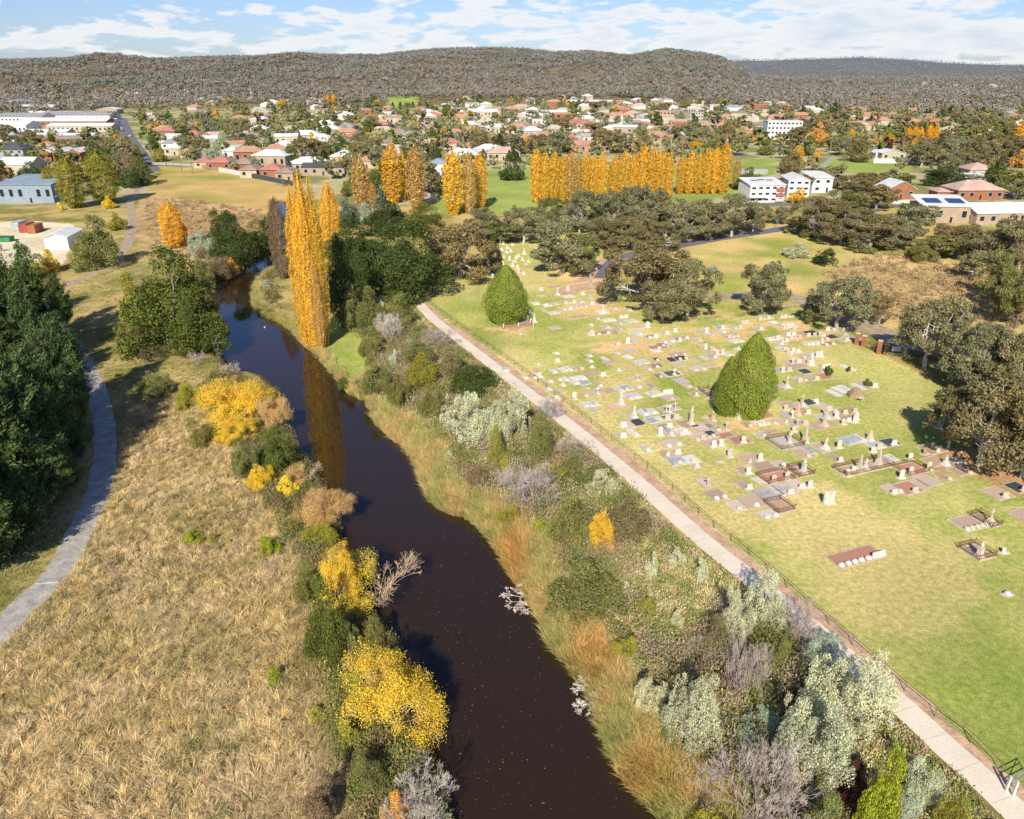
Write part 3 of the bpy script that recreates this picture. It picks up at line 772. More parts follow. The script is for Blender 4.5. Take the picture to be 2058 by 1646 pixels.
# left side yellow-green poplars and pines by the warehouse
T('poplar',110,332,398,32,'yolive','slim yellow green poplar in front of the grey warehouse','grey','t',lod=1)
T('poplar',152,315,418,52,'yolive','wide yellow green poplar with bare stems by the grey warehouse','grey','t',lod=0)
T('poplar',214,298,410,62,'yolive','biggest yellow green poplar at the head of the dirt track','grey','t',lod=0)
T('poplar',75,372,395,14,'yolive','low yellow green poplar sapling by the warehouse wall','grey','t',lod=1)
T('round',192,275,345,46,'pine','dark round crowned tree behind the biggest yellow green poplar','dark','t')
T('round',262,300,365,52,'brown','brown grey tree at the left corner of the dry field','grey','t')
T('round',240,295,360,40,'gum','grey tree squeezed behind the yellow green poplars','grey','t')
T('bush',218,392,418,26,'yellow','small bright yellow shrub beside the dirt track')
T('bush',120,406,422,16,'yellow','tiny yellow shrub on the brown bank by the yard')
T('whip',276,370,402,10,'olive','thin sapling standing beside the dirt track')
T('round',182,428,538,104,'olive','big dark round tree beside the white shed in the yard','dark')
T('bush',232,425,462,40,'yolive','yellowing shrub on the shoulder of the big tree by the yard')
T('bush',98,498,545,42,'yellow','yellow shrub below the container yard')
T('bush',68,510,560,60,'yolive','green shrub left of the yellow one below the yard')
T('bush',40,480,560,50,'pine','dark shrub at the bottom of the container yard')
# left bank big trees
T('round',325,485,705,215,'green','biggest round green tree on the left bank of the river','grey',lod=0,var=0)
T('round',395,575,715,125,'green','lower green tree leaning over the water below the biggest tree','grey',lod=0,var=1)
T('round',272,540,665,80,'yolive','yellow green tree on the left flank of the biggest left bank tree','grey',lod=0,var=2)
T('round',478,420,532,112,'oak','dark green oak at the bend of the river','dark',lod=0,var=3)
T('round',440,418,490,60,'oak','smaller dark oak left behind the oak at the river bend')
T('round',542,420,490,52,'oak','dark tree between the river bend and the poplars')
T('bush',405,460,520,60,'silv2','blue green shrub left of the oak at the river bend')
T('bush',425,495,560,70,'brown','brown shrub below the oak at the river bend')
T('bush',462,508,548,34,'orange','orange shrub at the water below the river bend oak')
T('bush',400,520,580,70,'olive','olive shrub behind the biggest left bank tree')
T('bush',535,560,580,30,'silv2','small blue green shrub in the reeds at the river bend')
T('bush',280,650,700,60,'brown','brown bush at the foot of the biggest left bank tree')
T('bare',300,690,735,60,'brown','low bare bush in the shaded grass left of the river')
T('whip',437,668,752,22,'brown','bare white dead sapling standing at the water edge','pale')
T('bare',462,722,760,44,'brown','small bare bush beside the dead white sapling','pale')
T('bare',395,700,740,36,'brown','purple grey bare bush above the water on the left bank','grey')
T('bush',312,738,800,66,'olive','rounded olive shrub at the top of the tussock field',lod=0)
T('bush',375,762,822,66,'yolive','yellow green shrub beside the rounded olive shrub',lod=0)
T('maple',478,752,870,150,'yellow','wide golden yellow tree on the left bank below the dead sapling','tan',lod=0,var=0)
T('maple',548,790,880,76,'fade','pinkish tan thinning tree right of the wide golden tree','tan',lod=0,var=1)
T('maple',475,835,895,80,'yellow','lower yellow lobe tree in front of the wide golden tree','tan',lod=0,var=2)
T('bush',405,835,895,60,'olive','olive shrub left below the wide golden tree',lod=0)
T('round',555,850,955,86,'green','green tree on the left bank between two yellow ones',lod=0,var=1)
T('bush',525,925,985,58,'yellow','bright lemon yellow shrub below the green left bank tree',lod=0)
T('bush',490,880,960,60,'olive','dull olive bush beside the lemon yellow shrub',lod=0)
T('bush',578,950,1000,46,'yellow','small yellow shrub at the water left of the tan tree',lod=1)
T('halfbare',612,925,985,66,'fade','pale half bare bush at the water edge near the lemon shrub','tan',lod=0,rz=0.3)
T('maple',652,962,1068,118,'fade','round apricot coloured tree overhanging the river','tan',lod=0,var=3)
T('bush',640,1040,1098,72,'yolive','green and yellow shrub below the apricot tree',lod=0)
T('bush',388,1062,1096,46,'lime','bright lime shrub alone in the tussock field')
T('bush',425,1072,1092,18,'yolive','tiny yellow shrub beside the lone lime shrub')
T('bush',541,1072,1120,52,'lime','lime green shrub in the tussock field near the bank')
T('bush',548,1340,1376,34,'lime','small lime shrub low in the tussock field')
T('bush',638,1415,1450,44,'yolive','dull yellow green shrub left of the bright yellow tree')
T('maple',680,1090,1240,110,'yellow','bright yellow leafy side of the split tree on the left bank','tan',lod=0,var=1)
T('halfbare',752,1085,1232,165,'yellow','half bare tree with yellow leaves left and pale twigs right','tan',lod=0,rz=.1,var=0)
T('bush',652,1160,1330,92,'green','dark green bush below the half bare yellow tree',lod=0,var=0)
T('bush',615,1120,1210,60,'olive','feathery olive bush left of the half bare yellow tree',lod=0,var=1)
T('bush',752,1228,1300,60,'olive','thin olive bush under the half bare yellow tree','tan',lod=0,var=2)
T('bush',690,1240,1330,70,'olive','dull green bush between the two yellow trees',lod=0,var=3)
T('maple',788,1300,1496,190,'yellow','brightest yellow tree leaning over the dark water','tan',lod=0,var=2)
T('bush',712,1340,1400,50,'yolive','mottled bush behind the brightest yellow tree',lod=0)
T('bush',700,1440,1500,44,'yolive','small yellow leaved shrub beneath the brightest yellow tree',lod=1)
T('bare',845,1545,1690,150,'brown','white barked bare shrub at the water at the bottom of the photo','pale',lod=0,var=1)
T('bare',838,1495,1550,60,'brown','small pale bare branches below the brightest yellow tree','pale',lod=1)
T('bush',795,1590,1680,70,'orange','rusty orange bush beside the white bare shrub',lod=0)
T('bush',735,1500,1590,90,'olive','dark olive bush left of the white bare shrub',lod=0)
T('bush',640,1560,1660,90,'brown','brown green bush at the bottom edge left of the river',lod=0)
# pines
for px, tp, h_, w_, lb in [(62,572,15.5,9,'tallest pine, its pale green tip over the dark stand'),(138,548,11.5,6,'slim pine at the right tip of the pine stand'),(12,500,16,9,'dark pine at the left edge below the yard'),(165,730,8,6,'pine leaning over the bend of the gravel road'),
    (30,790,12,9,'broad bright topped pine near the left edge'),(120,720,10,8,'pine hugging the left side of the gravel road'),(172,850,5.5,4,'small green conifer at the verge of the gravel road'),(95,880,9.5,8,'lowest big pine beside the gravel road')]:
    pine_at(px, tp, h_, w_, lb)
for px, py, h_, w_, lb in [(70,1000,19,9,'pine whose trunk stands just left of the gravel road bend'),(112,950,18,8,'pine beside the shaded stretch of gravel road'),(138,890,17,8,'pine crowding the gravel road in its darkest shade'),(150,830,16,8,'pine above the inside of the gravel road curve'),(20,1050,18,9,'pine at the lower left end of the stand'),(90,700,17,9,'pine at the top of the stand near the track')]:
    x_, y_ = at(px, py); spawn('pine', x_, y_, 0, w_, h_, 'pine', 'dark', 0)['label'] = lb
for i, (x_, y_, h_) in enumerate([(-64,66,20),(-70,74,21),(-62,80,17),(-72,84,20),(-78,76,22),(-68,92,17),(-60,60,18),(-86,124,19),(-94,117,19),(-84,112,16),(-90,104,18),(-76,100,15)]):
    autolabel(spawn('pine', x_, y_, 0, 9, h_, 'pine', 'dark', 0), 'very tall pine', *proj(x_, y_), 'left')
for px, tp, h_, w_ in [(-30,560,15,9),(20,640,13,9),(-20,690,14,9),(85,640,12,8),(50,720,12,8),(-15,830,13,9),(60,830,10,8),(125,790,9,7),(20,900,10,8),(-50,930,13,9),(60,950,8,7),(150,900,6,5),(165,660,7,5),(-90,760,15,10),(-100,900,14,10),(110,860,8,7),(150,800,7,6),(30,980,8,8)]:
    pine_at(px, tp, h_, w_, None)
LM += [(60,620,'the tallest pine','left'), (20, 1060, 'the lower pines','left')]
# dense oaks on the right bank
for px, tp, bt, w_, c, lb, v in [(818,438,600,178,'oak','biggest dark green oak where the path fence begins',0),(712,432,560,130,'oak','dark green oak behind the golden riverside poplars',1),(760,445,575,120,'oak','dark oak in the middle of the oak grove',2),(690,470,650,90,'oak','dark oak beside the tallest golden poplar',3),(850,408,470,100,'green','green tree behind the biggest oak',1),(770,400,470,110,'oak','oak at the back of the grove under the brown poplars',0),
    (668,440,520,60,'oak','narrow dark tree squeezed against the riverside poplars',1)]:
    T('round', px, tp, bt, w_, c, lb, 'dark', lod=0, var=v)
T('round',735,405,448,40,'silv2','grey green tree under the first brown poplar',lod=1)
T('round',700,395,450,46,'bluegr','dark blue green tree left of the first brown poplar',lod=1)
T('round',768,385,440,34,'bluegr','blue grey tree between the brown poplar and the tall gold one',lod=1)
# cypresses
T('cypress',1017,533,648,86,'cyp','lone blunt yellow green cypress in the old graves','dark',lod=0,var=0)
T('cypress',1513,668,838,100,'cyp','taller cypress of the pair in the middle of the graves','dark',lod=0,var=1)
T('cypress',1464,716,834,54,'cyp','shorter cypress of the pair in the middle of the graves','dark',lod=0,var=2)
T('cone',1192,392,470,28,'green','narrow green cypress among the grey gums by the park','dark',lod=0)
T('bush',1667,733,755,22,'green','small round clipped shrub on a grave near the cypress pair')
T('bush',1705,735,747,12,'green','little green shrub growing out of a small grave')
T('bush',1745,760,776,22,'green','low dark shrub above the row of striped slabs')
# gums around the cemetery
gl = [(925,437,560,150,'gumb','pale','broad brown gum with a forked trunk over the old headstones','t'),(985,485,555,60,'gumb','pale','small brown gum right of the broad brown gum','t'),(1052,408,490,92,'gum','pale','grey gum with white limbs behind the lawn','t'),(1130,432,550,125,'gum','dark','wide olive gum behind the red earth plot','t'),
 (1168,468,552,76,'olive','dark','round olive tree on the right of the wide olive gum','t'),(1215,435,500,80,'gumb','dark','dark brown gum behind the soil path','t'),(1292,468,618,165,'gumb','grey','biggest brown gum at the head of the grave rows','t'),(1380,520,645,110,'gum','grey','broad gum right of the biggest brown gum','t'),(1332,555,648,90,'gum','grey','low grey gum in front of the biggest brown gum','t'),
 (1532,515,632,92,'gum','dark','single gum with a dark trunk by the wire fence','t'),(1682,550,662,130,'gum','grey','broad grey gum beside the shaded soil track','t'),(1635,590,650,50,'olive','dark','olive tree left of the broad grey gum','t'),(1765,585,652,44,'gumb','grey','slight brown gum behind the broad grey gum','t'),(1858,588,738,128,'gum','pale','tall pale trunked gum right of the brick gateway','t'),
 (1905,600,720,90,'gum','pale','thin gum just behind the tall pale trunked one','t'),(1955,640,790,130,'gum','dark','dark leafy gum beyond the brick gateway','t'),(2035,650,810,110,'gum','grey','dark gum at the right edge above the white gum','t'),(1968,755,935,205,'gumb','pale','many-stemmed white gum at the edge of the graves','t'),(2052,765,960,120,'gumb','pale','gum half cut by the right edge beside the white gum','t'),(1905,765,900,90,'gumb','pale','lower spreading crown on the left of the white gum','t'),
 (2000,500,610,84,'olive','dark','dark gum in the dry paddock near the right edge','t'),(2040,520,660,90,'olive','dark','dark tree in the paddock at the right edge','t'),(2090,700,900,120,'gum','dark','gum just outside the right edge','t')]
for px, tp, bt, w_, c, bk, lb, md in gl:
    T('gum', px, tp, bt, w_ * 1.08, c, lb, bk, md, lod=0)
for i, (px, tp, bt, w_, c) in enumerate([(1165,378,470,84,'gum'),(1232,372,470,90,'gum'),(1290,362,470,94,'gum'),(1335,388,468,80,'gum'),(1376,405,485,84,'gum'),(1420,398,482,76,'gum'),(1470,388,475,88,'gum'),(1512,402,468,54,'gum'),(1565,412,450,44,'gum'),(1110,395,455,70,'olive'),(975,415,485,80,'gum'),(1005,440,490,50,'green'),(1270,430,500,80,'gumb'),(1330,440,505,60,'gumb')]):
    autolabel(T('gum', px, tp, bt, w_ * 1.1, c, None, 'pale', 't', lod=0, group='gums along the park road'), 'grey gum' if c == 'gum' else 'olive brown gum', px, bt, 'row')
LM += [(1192,460,'the narrow cypress','row'),(1500,470,'the bend of the park road','row'),(1340,400,'the middle poplar block','row'),(1000,450,'the pale footpath','row')]
# right mass between paddock and houses
for px, tp, bt, w_, c in [(1642,392,478,110,'gumb'),(1690,405,492,100,'gumb'),(1745,420,500,110,'gumb'),(1700,380,440,90,'olive'),(1800,430,500,90,'gum'),(1835,405,470,80,'gum'),(1875,465,520,80,'olive'),(1925,445,515,100,'gumb'),(1985,455,530,110,'gum'),(2045,420,540,110,'gum'),(2040,340,400,80,'olive'),(1760,370,420,70,'gumb'),(1905,340,372,110,'oak'),(1600,440,470,40,'gum'),
                          (1950,500,560,60,'gum'),(1590,350,385,70,'olive'),(1655,330,375,70,'gumb'),(1740,345,385,90,'gumb'),(1800,345,375,60,'olive')]:
    autolabel(T('gum' if c != 'oak' else 'round', px, tp, bt, w_ * 1.12, c, None, random.choice(['pale', 'grey']), 't', lod=0 if w_ > 85 else 1, group='trees between the paddock and the houses'), 'leafy gum' if c[:3] == 'gum' else 'dense green tree', px, bt, 'pad')
LM += [(1905,440,'the house with solar panels','pad'),(1600,420,'the white townhouses','pad'),(2000,450,'the white sheet roofs','pad'),(1760,400,'the red brick house','pad'),(1780,330,'the white pavilion','pad')]
T('bush',1600,492,514,56,'silver','flat grey green shrub in the green paddock')
T('bush',1662,496,532,54,'oak','dark round shrub in the green paddock')
T('bush',1433,530,551,30,'silv2','small pale shrub near the soil track in the paddock')
T('bush',1620,455,478,34,'olive','olive shrub beside the end of the park road')
T('bush',1740,488,508,44,'gum','grey shrub on the paddock fence line')
T('bush',1855,475,525,74,'olive','dark green shrub clump on the paddock fence line')
# right bank shrubs, from far to near
bk = [('bush',705,572,662,62,'olive','dark','olive shrub just right of the tallest poplar foot'),('round',745,575,665,66,'olive','dark','olive bush between the oaks and the river meadow'),('round',800,583,660,78,'olive','dark','olive bush below the biggest oak'),('bare',782,618,705,62,'brown','pale','bare pale shrub in the upper bank thicket'),('bush',770,600,650,30,'silv2','pale','blue grey sprig beside the bare pale shrub'),
 ('bush',745,655,720,56,'olive','dark','olive bush above the little river meadow'),('bare',872,650,712,80,'brown','grey','brown twiggy bush beside the top of the path'),('round',840,665,740,70,'olive','dark','yellow olive bush left of the brown twiggy bush'),('round',755,712,795,66,'olive','dark','olive bush over the low bank near the islet'),('bush',790,702,740,20,'silver','pale','tiny pale silver shrub in the bank thicket'),
 ('round',845,700,780,74,'yolive','dark','bright olive bush in the middle bank thicket'),('round',905,690,760,60,'gumb','grey','brown olive bush beside the upper path'),('round',950,722,795,98,'oak','dark','dark domed bush touching the path fence'),('bush',865,770,838,56,'olive','dark','dark olive bush left of the big silver wattle'),('bush',690,742,775,28,'green','dark','small green bush at the water edge by the pink bank'),
 ('silver',940,785,895,120,'silver','pale','big silver wattle, left half of the pale pair'),('silver',1020,768,890,96,'silver','pale','big silver wattle, right half of the pale pair'),('round',1085,822,930,66,'olive','dark','tall dark olive bush against the path'),('bare',1105,790,850,60,'brown','grey','brown twigs hiding the path above the dark olive bush'),('cone',997,852,935,44,'yolive','dark','pointed green bush below the silver wattles'),
 ('bush',904,903,932,28,'silver','pale','small round silver shrub in the orange reeds'),('bush',1010,905,940,50,'yolive','dark','yellow green bush under the pointed bush'),('bare',1062,922,1050,136,'brown','grey','big purple grey bare shrub in the middle of the bank'),('bare',1150,868,925,60,'brown','grey','grey twiggy bush overhanging the path'),('bush',1150,905,955,44,'olive','dark','olive bush below the grey twigs by the path'),
 ('silver',1218,942,1005,80,'silver','pale','pale silver wattle touching the path'),('bush',1085,1040,1080,50,'lime','dark','lime green bush beside the dark olive dome'),('bush',1020,1010,1060,50,'yolive','dark','fresh green bush above the orange reeds'),('round',1142,978,1112,92,'olive','dark','feathery olive tree in the middle of the bank'),('round',1258,985,1085,110,'gumb','grey','brown olive dome left of the path'),
 ('bush',1205,1022,1100,74,'gold','dark','bright yellow leaved shrub in the right bank'),('bush',1215,1085,1120,50,'orange','grey','orange twiggy shrub under the yellow one'),('round',1178,1105,1250,164,'olive','grey','broad dark olive dome with grey twigs'),('bush',1312,1105,1162,32,'silver','pale','small silver shrub on the open bank'),('bush',1358,1092,1142,40,'silver','pale','silver shrub at the edge of the path bank'),
 ('bush',1410,1118,1172,34,'silver','pale','silver shrub close below the path'),('bush',1256,1165,1202,30,'silver','pale','silver sprig right of the olive dome'),('bush',1232,1212,1242,34,'silver','pale','silver sprig at the foot of the olive dome'),('bush',1362,1222,1262,28,'silver','pale','lone silver sprig on the rough slope'),('bush',1300,1195,1240,44,'yolive','dark','dull green bush on the open slope'),
 ('silver',1535,1142,1262,104,'silver','pale','silver wattle over the path where the fence shadow falls'),('silver',1478,1175,1290,76,'silver','pale','narrow silver wattle left of the path'),('bare',1600,1190,1300,110,'brown','grey','bare grey tree with arching limbs beside the path'),('silver',1650,1262,1345,100,'silv2','pale','bluish silver wattle between the bare tree and the biggest wattle'),('round',1445,1235,1320,80,'gumb','grey','brown green bush in the lower bank'),
 ('bare',1505,1268,1420,100,'brown','grey','tall dark bare shrub between the silver wattles'),('bare',1420,1265,1340,80,'brown','grey','brown bare shrub on the lower slope'),('silver',1712,1282,1470,178,'silver','pale','biggest silver wattle beside the lawn'),('silver',1640,1395,1580,170,'silver','pale','large silver wattle below the biggest one'),('silver',1398,1335,1510,122,'silver','pale','silver wattle above the orange reeds on the right bank'),
 ('silver',1310,1352,1440,76,'silver','pale','small silver wattle nearest the river'),('silver',1520,1415,1500,110,'silv2','pale','low silver wattle in the dark hollow'),('bush',1600,1380,1430,60,'dkred','dark','dark rusty bush in the hollow between the wattles'),('bush',1570,1280,1350,60,'olive','dark','olive bush under the bare grey tree'),('bare',1535,1480,1690,230,'brown','grey','huge mauve grey bare shrub at the bottom of the photo'),
 ('round',1770,1505,1690,96,'lime','dark','lime green shrub at the bottom right beside the path'),('bush',1715,1530,1620,54,'dkred','dark','dark red bush left of the lime green shrub'),('bush',1860,1525,1620,80,'silver','grey','grey half bare wattle right of the lime green shrub'),('bush',1700,1480,1560,80,'olive','dark','olive bush under the biggest silver wattle'),('bush',1820,1600,1700,80,'silv2','pale','pale wattle at the bottom right edge'),
 ('bush',1920,1590,1680,70,'yolive','dark','yellow green bush between the path and the bottom edge'),('bush',1440,1620,1720,120,'yolive','dark','mixed green bush at the bottom edge'),('bush',1660,1590,1700,100,'olive','dark','dark green bush at the bottom under the wattles'),('bush',1350,1440,1500,60,'olive','dark','olive bush in front of the small silver wattle'),('bush',1255,1270,1330,60,'yolive','dark','yellow olive bush above the orange reeds'),
 ('bush',1470,1330,1400,60,'dkred','dark','rust brown bush among the lower wattles'),('bush',1120,930,975,46,'yolive','dark','green bush behind the purple bare shrub'),('bush',960,930,985,50,'brown','grey','brown bush above the middle reeds'),('bush',800,745,820,50,'olive','dark','olive bush at the top of the orange reeds')]
for sp, px, tp, bt, w_, c, bkk, lb in bk:
    T(sp, px, tp, bt, w_, c, lb, bkk, lod=0 if w_ > 40 else 1)
# dead branches lying in the water
def snag(px, py, s, rz, lb):
    x, y = at(px, py, WL); rng = np.random.RandomState(int(px)); seg, _ = twigs(rng, 6, 4, 1.3, .15, .035, 3, .45, .02); seg[:, 6:] = np.maximum(seg[:, 6:] * .38, .006)
    seg[:, [2, 5]] = np.abs(seg[:, [2, 5]]) * .5
    v, f = tubes(seg, 4); o = ob('dead_branch', mk('dead_branch', v, f, M_bark), None, BARKC['pale']); o.location = (x, y, WL); o.scale = (s * 1.7,) * 3; o.rotation_euler = (0, 0, rz); tag(o, lb, 'dead branch')
snag(1048,1200,2.0,2.4,'white dead branch sticking out of the right bank above mid river'); snag(1205,1410,2.1,3.3,'white dead branch over the water beside the orange reeds'); snag(900,1015,1.0,2.5,'small dead twig at the river edge by the reeds'); snag(745,800,1.1,1.,'low dead branch on the muddy islet'); snag(820,1575,1.3,.5,'dead branch beside the white bare shrub')

# ------------------------------------------------------------------ grass, reeds, undergrowth (nobody could count them)
def scatter(n, box, test):
    X = []; Y = []
    c = 0
    while c < n:
        px = rs.uniform(box[0], box[2], 4000); py = rs.uniform(box[1], box[3], 4000)
        x, y = at(px, py); k = test(px, py, x, y)
        # even in world area
        wgt = (y / y.max()) ** 1.4; k &= rs.rand(4000) < np.clip(wgt * 1.5, .05, 1)
        X.append(x[k]); Y.append(y[k]); c += k.sum()
    return np.concatenate(X)[:n], np.concatenate(Y)[:n]
def blades(x, y, z, per, h, wd, lean, spread, base_r, col, rng, droop=.5):
    """col (n,3) per tuft; lean (n,2)"""
    n = len(x); m = n * per
    X = np.repeat(x, per); Y = np.repeat(y, per); Z = np.repeat(z, per)
    a = rng.uniform(0, 6.283, m); r = base_r * np.sqrt(rng.rand(m))
    X = X + r * np.cos(a); Y = Y + r * np.sin(a)
    L = (np.repeat(h, per) if hasattr(h, '__len__') else h) * rng.uniform(.55, 1.15, m)
    dx = np.repeat(lean[:, 0], per) + np.cos(a) * spread * rng.rand(m); dy = np.repeat(lean[:, 1], per) + np.sin(a) * spread * rng.rand(m)
    d = unit(np.stack([dx, dy, np.ones(m)], 1)); d2 = unit(d * np.array([1, 1, 1 - droop]) + np.stack([dx, dy, np.zeros(m)], 1) * droop * 1.2)
    b = rng.uniform(0, 6.283, m); sd = np.stack([np.cos(b), np.sin(b), np.zeros(m)], 1) * wd / 2
    p0 = np.stack([X, Y, Z - .03], 1); p1 = p0 + d * (L * .5)[:, None]; p2 = p1 + d2 * (L * .5)[:, None]
    V = np.stack([p0 - sd, p0 + sd, p1 + sd * .9, p1 - sd * .9, p2], 1).reshape(-1, 3)
    i = np.arange(m)[:, None] * 5
    F4 = i + np.array([[0, 1, 2, 3]]); F3 = i + np.array([[3, 2, 4]])
    c = np.repeat(col, per, 0) * rng.uniform(.75, 1.25, (m, 1)); cc = np.repeat(c, 5, 0).reshape(-1, 5, 3)
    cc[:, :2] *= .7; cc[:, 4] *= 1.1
    return V, F4, F3, cc.reshape(-1, 3)
def mixc(a, b, t): return np.array(a)[None] * (1 - t[:, None]) + np.array(b)[None] * t[:, None]
def mounds(n, box, test, cols, nm, lb, per=70, size=(.35, .95), leaf=.05):
    x, y = scatter(n, box, test); n = len(x); z = hz(x, y)
    R0 = rs.uniform(*size, n); Hh = R0 * rs.uniform(.6, 1.3, n)
    k = np.repeat(np.arange(n), per); d = unit(rs.normal(0, 1, (n * per, 3))); d[:, 2] = np.abs(d[:, 2])
    P = np.stack([x, y, z], 1)[k] + d * np.stack([R0, R0, Hh], 1)[k] * rs.uniform(.5, 1.1, (n * per, 1))
    f = fbm(x / 5. + 3, y / 5., 3); ci = np.clip(((f - .25) / .5 + rs.normal(0, .13, n)) * len(cols), 0, len(cols) - 1).astype(int)
    base = np.array(cols)[ci] * rs.uniform(.75, 1.2, (n, 1))
    V, F = leafquads(P, d, leaf, .45, rs, .9, np.array([0, 0, 1.]) + d)
    c = np.repeat(base[k] * rs.uniform(.7, 1.25, (n * per, 1)), 4, 0)
    tag(ob(nm, mk(nm, V, F, M_grassblade, c)), lb, 'undergrowth', kind='stuff')
road_w = smooth([at(*p) for p in RP_GR], 4)
def offroad(x, y, d=1.7):
    return (segdist(x, y, road_w) > d) & (segdist(x, y, pathw) > 2.6)
# pale tussock field
P_T1 = [(-150,1345),(0,1300),(126,1180),(175,1090),(236,1000),(244,880),(285,800),(420,815),(470,900),(570,1000),(640,1160),(655,1300),(720,1500),(790,1760),(-150,1760)]
x, y = scatter(13000, (-150, 800, 800, 1760), lambda px, py, x, y: inpoly(px, py, P_T1) & offroad(x, y) & (river_sd(x, y) > 1.2))
px, py = proj(x, y)
fl = fbm(x / 5., y / 5., 3) * 9; lean = np.stack([np.cos(fl) * .9, np.sin(fl) * .6 + .3], 1) * (.2 + .5 * fbm(x / 3 + 9, y / 3, 2))[:, None] + rs.normal(0, .38, (len(x), 2))
t = sstep(.35, .65, fbm(x / 6. + 40, y / 6., 4)); t2 = sstep(.45, .62, fbm(x / 3.1 + 80, y / 3.1, 3))
col = mixc((.98, .78, .38), (1.12, .90, .50), t); col = col * (1 - .38 * t2[:, None]) + np.array((.60, .54, .22)) * .38 * t2[:, None]; t4 = sstep(.5, .62, fbm(x / 4. + 11, y / 4. + 90, 3))[:, None] * .45; col = col * (1 - t4) + np.array((1.10, .88, .58)) * t4
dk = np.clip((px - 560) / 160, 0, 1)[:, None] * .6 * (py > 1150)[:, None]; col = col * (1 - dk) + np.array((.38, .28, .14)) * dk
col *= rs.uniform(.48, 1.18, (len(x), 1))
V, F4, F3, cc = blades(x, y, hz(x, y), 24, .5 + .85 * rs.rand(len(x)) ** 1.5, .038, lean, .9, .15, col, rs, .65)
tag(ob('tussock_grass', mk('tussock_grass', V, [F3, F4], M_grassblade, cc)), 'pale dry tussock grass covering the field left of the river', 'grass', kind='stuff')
mounds(420, (-150, 900, 760, 1760), lambda px, py, x, y: inpoly(px, py, P_T1) & offroad(x, y, 2.2) & (fbm(x / 6., y / 6. + 60, 3) > .53), [(.40, .34, .14), (.34, .26, .15), (.30, .34, .11), (.46, .36, .20)], 'field_weeds', 'brown and olive weeds among the tussock grass', 60, (.3, .8), .10)
# rough shaded verge
P_V = [(-200,1060),(0,1050),(60,1040),(150,1000),(180,900),(150,780),(120,700),(90,600),(230,540),(300,480),(560,440),(560,520),(430,580),(420,640),(440,760),(520,760),(480,900),(285,800),(240,880),(235,1000),(120,1180),(0,1290),(-200,1330)]
x, y = scatter(5200, (-150, 450, 560, 1330), lambda px, py, x, y: inpoly(px, py, P_V) & offroad(x, y) & (river_sd(x, y) > .5))
t = sstep(.35, .65, fbm(x / 7., y / 7., 4)); col = mixc((.70, .58, .32), (.34, .40, .12), t)
V, F4, F3, cc = blades(x, y, hz(x, y), 12, .3 + .4 * rs.rand(len(x)), .045, np.stack([rs.normal(0, .3, len(x)), rs.normal(.1, .3, len(x))], 1), .9, .3, col, rs)
tag(ob('rough_grass', mk('rough_grass', V, [F3, F4], M_grassblade, cc)), 'rough grass on the verges of the gravel road', 'grass', kind='stuff')
# reeds on the right bank: a belt along the water
def reedtest(px, py, x, y):
    sd = river_sd(x, y); right = px > np.interp(py, [400, 600, 700, 800, 1000, 1300, 1700], [560, 500, 590, 700, 800, 960, 1150])
    wdt = np.interp(py, [560, 640, 700, 800, 860, 1050, 1400, 1700], [2., 2.5, 1.5, 1., 5.5, 5.0, 4.6, 5.5]) * (.75 + .5 * vnoise(x / 2.5, y / 2.5))
    return right & (sd > -.45) & (sd < wdt)
x, y = scatter(8800, (480, 540, 1500, 1760), reedtest)
t = sstep(.4, .6, fbm(x / 4., y / 4. + 30, 3)); px, py = proj(x, y); sd = river_sd(x, y)
col = mixc((.74, .66, .28), (.86, .66, .30), t); t3 = sstep(.5, .62, fbm(x / 2.2, y / 2.2 + 7, 3)) * (sd < 2.8); col = col * (1 - .6 * t3[:, None]) + np.array((.50, .54, .16)) * .6 * t3[:, None]
rd = np.exp(-((px - 1035) / 30.) ** 2 - ((py - 1115) / 40.) ** 2) + .8 * np.exp(-((px - 1200) / 45.) ** 2 - ((py - 1320) / 45.) ** 2) + .7 * np.exp(-((px - 1290) / 60.) ** 2 - ((py - 1560) / 50.) ** 2)
rd = np.clip(rd * .6, 0, 1)[:, None]; col = col * (1 - rd) + np.array((.95, .42, .10)) * rd; col *= rs.uniform(.6, 1.2, (len(x), 1))
V, F4, F3, cc = blades(x, y, np.maximum(hz(x, y), WL - .1), 20, 1.0 + .8 * rs.rand(len(x)), .042, np.stack([rs.normal(-.15, .22, len(x)), rs.normal(-.12, .22, len(x))], 1), .45, .22, col, rs, .35)
tag(ob('reeds', mk('reeds', V, [F3, F4], M_grassblade, cc)), 'orange and green reeds along the right edge of the river', 'reeds', kind='stuff')
# undergrowth of both banks
P_RB = [(660,560),(900,640),(1000,760),(1120,850),(1200,915),(1300,1000),(1400,1092),(1480,1160),(1640,1290),(1800,1440),(1890,1520),(1990,1600),(2080,1760),(1380,1760),(1260,1590),(1100,1280),(1040,1160),(870,990),(780,860),(740,800),(760,740),(700,650)]
mounds(8000, (560, 560, 2080, 1760), lambda px, py, x, y: inpoly(px, py, P_RB) & (river_sd(x, y) > 2.0) & (segdist(x, y, pathw) > 2.0) & ~inpoly(px, py, P_BLUSH),
       [(.56, .42, .26), (.42, .46, .15), (.84, .70, .42), (.46, .50, .16), (.92, .76, .50), (.36, .42, .12), (.64, .46, .30), (.50, .58, .19), (.80, .70, .38)], 'bank_undergrowth', 'tangled grass and low scrub between the river and the path', 70, (.3, 1.0), .11)
P_LB = [(560,1000),(640,1080),(700,1180),(780,1290),(800,1400),(900,1560),(930,1700),(740,1700),(690,1500),(640,1300),(620,1150),(470,900),(400,780),(440,740),(560,790),(620,940),(690,1060)]
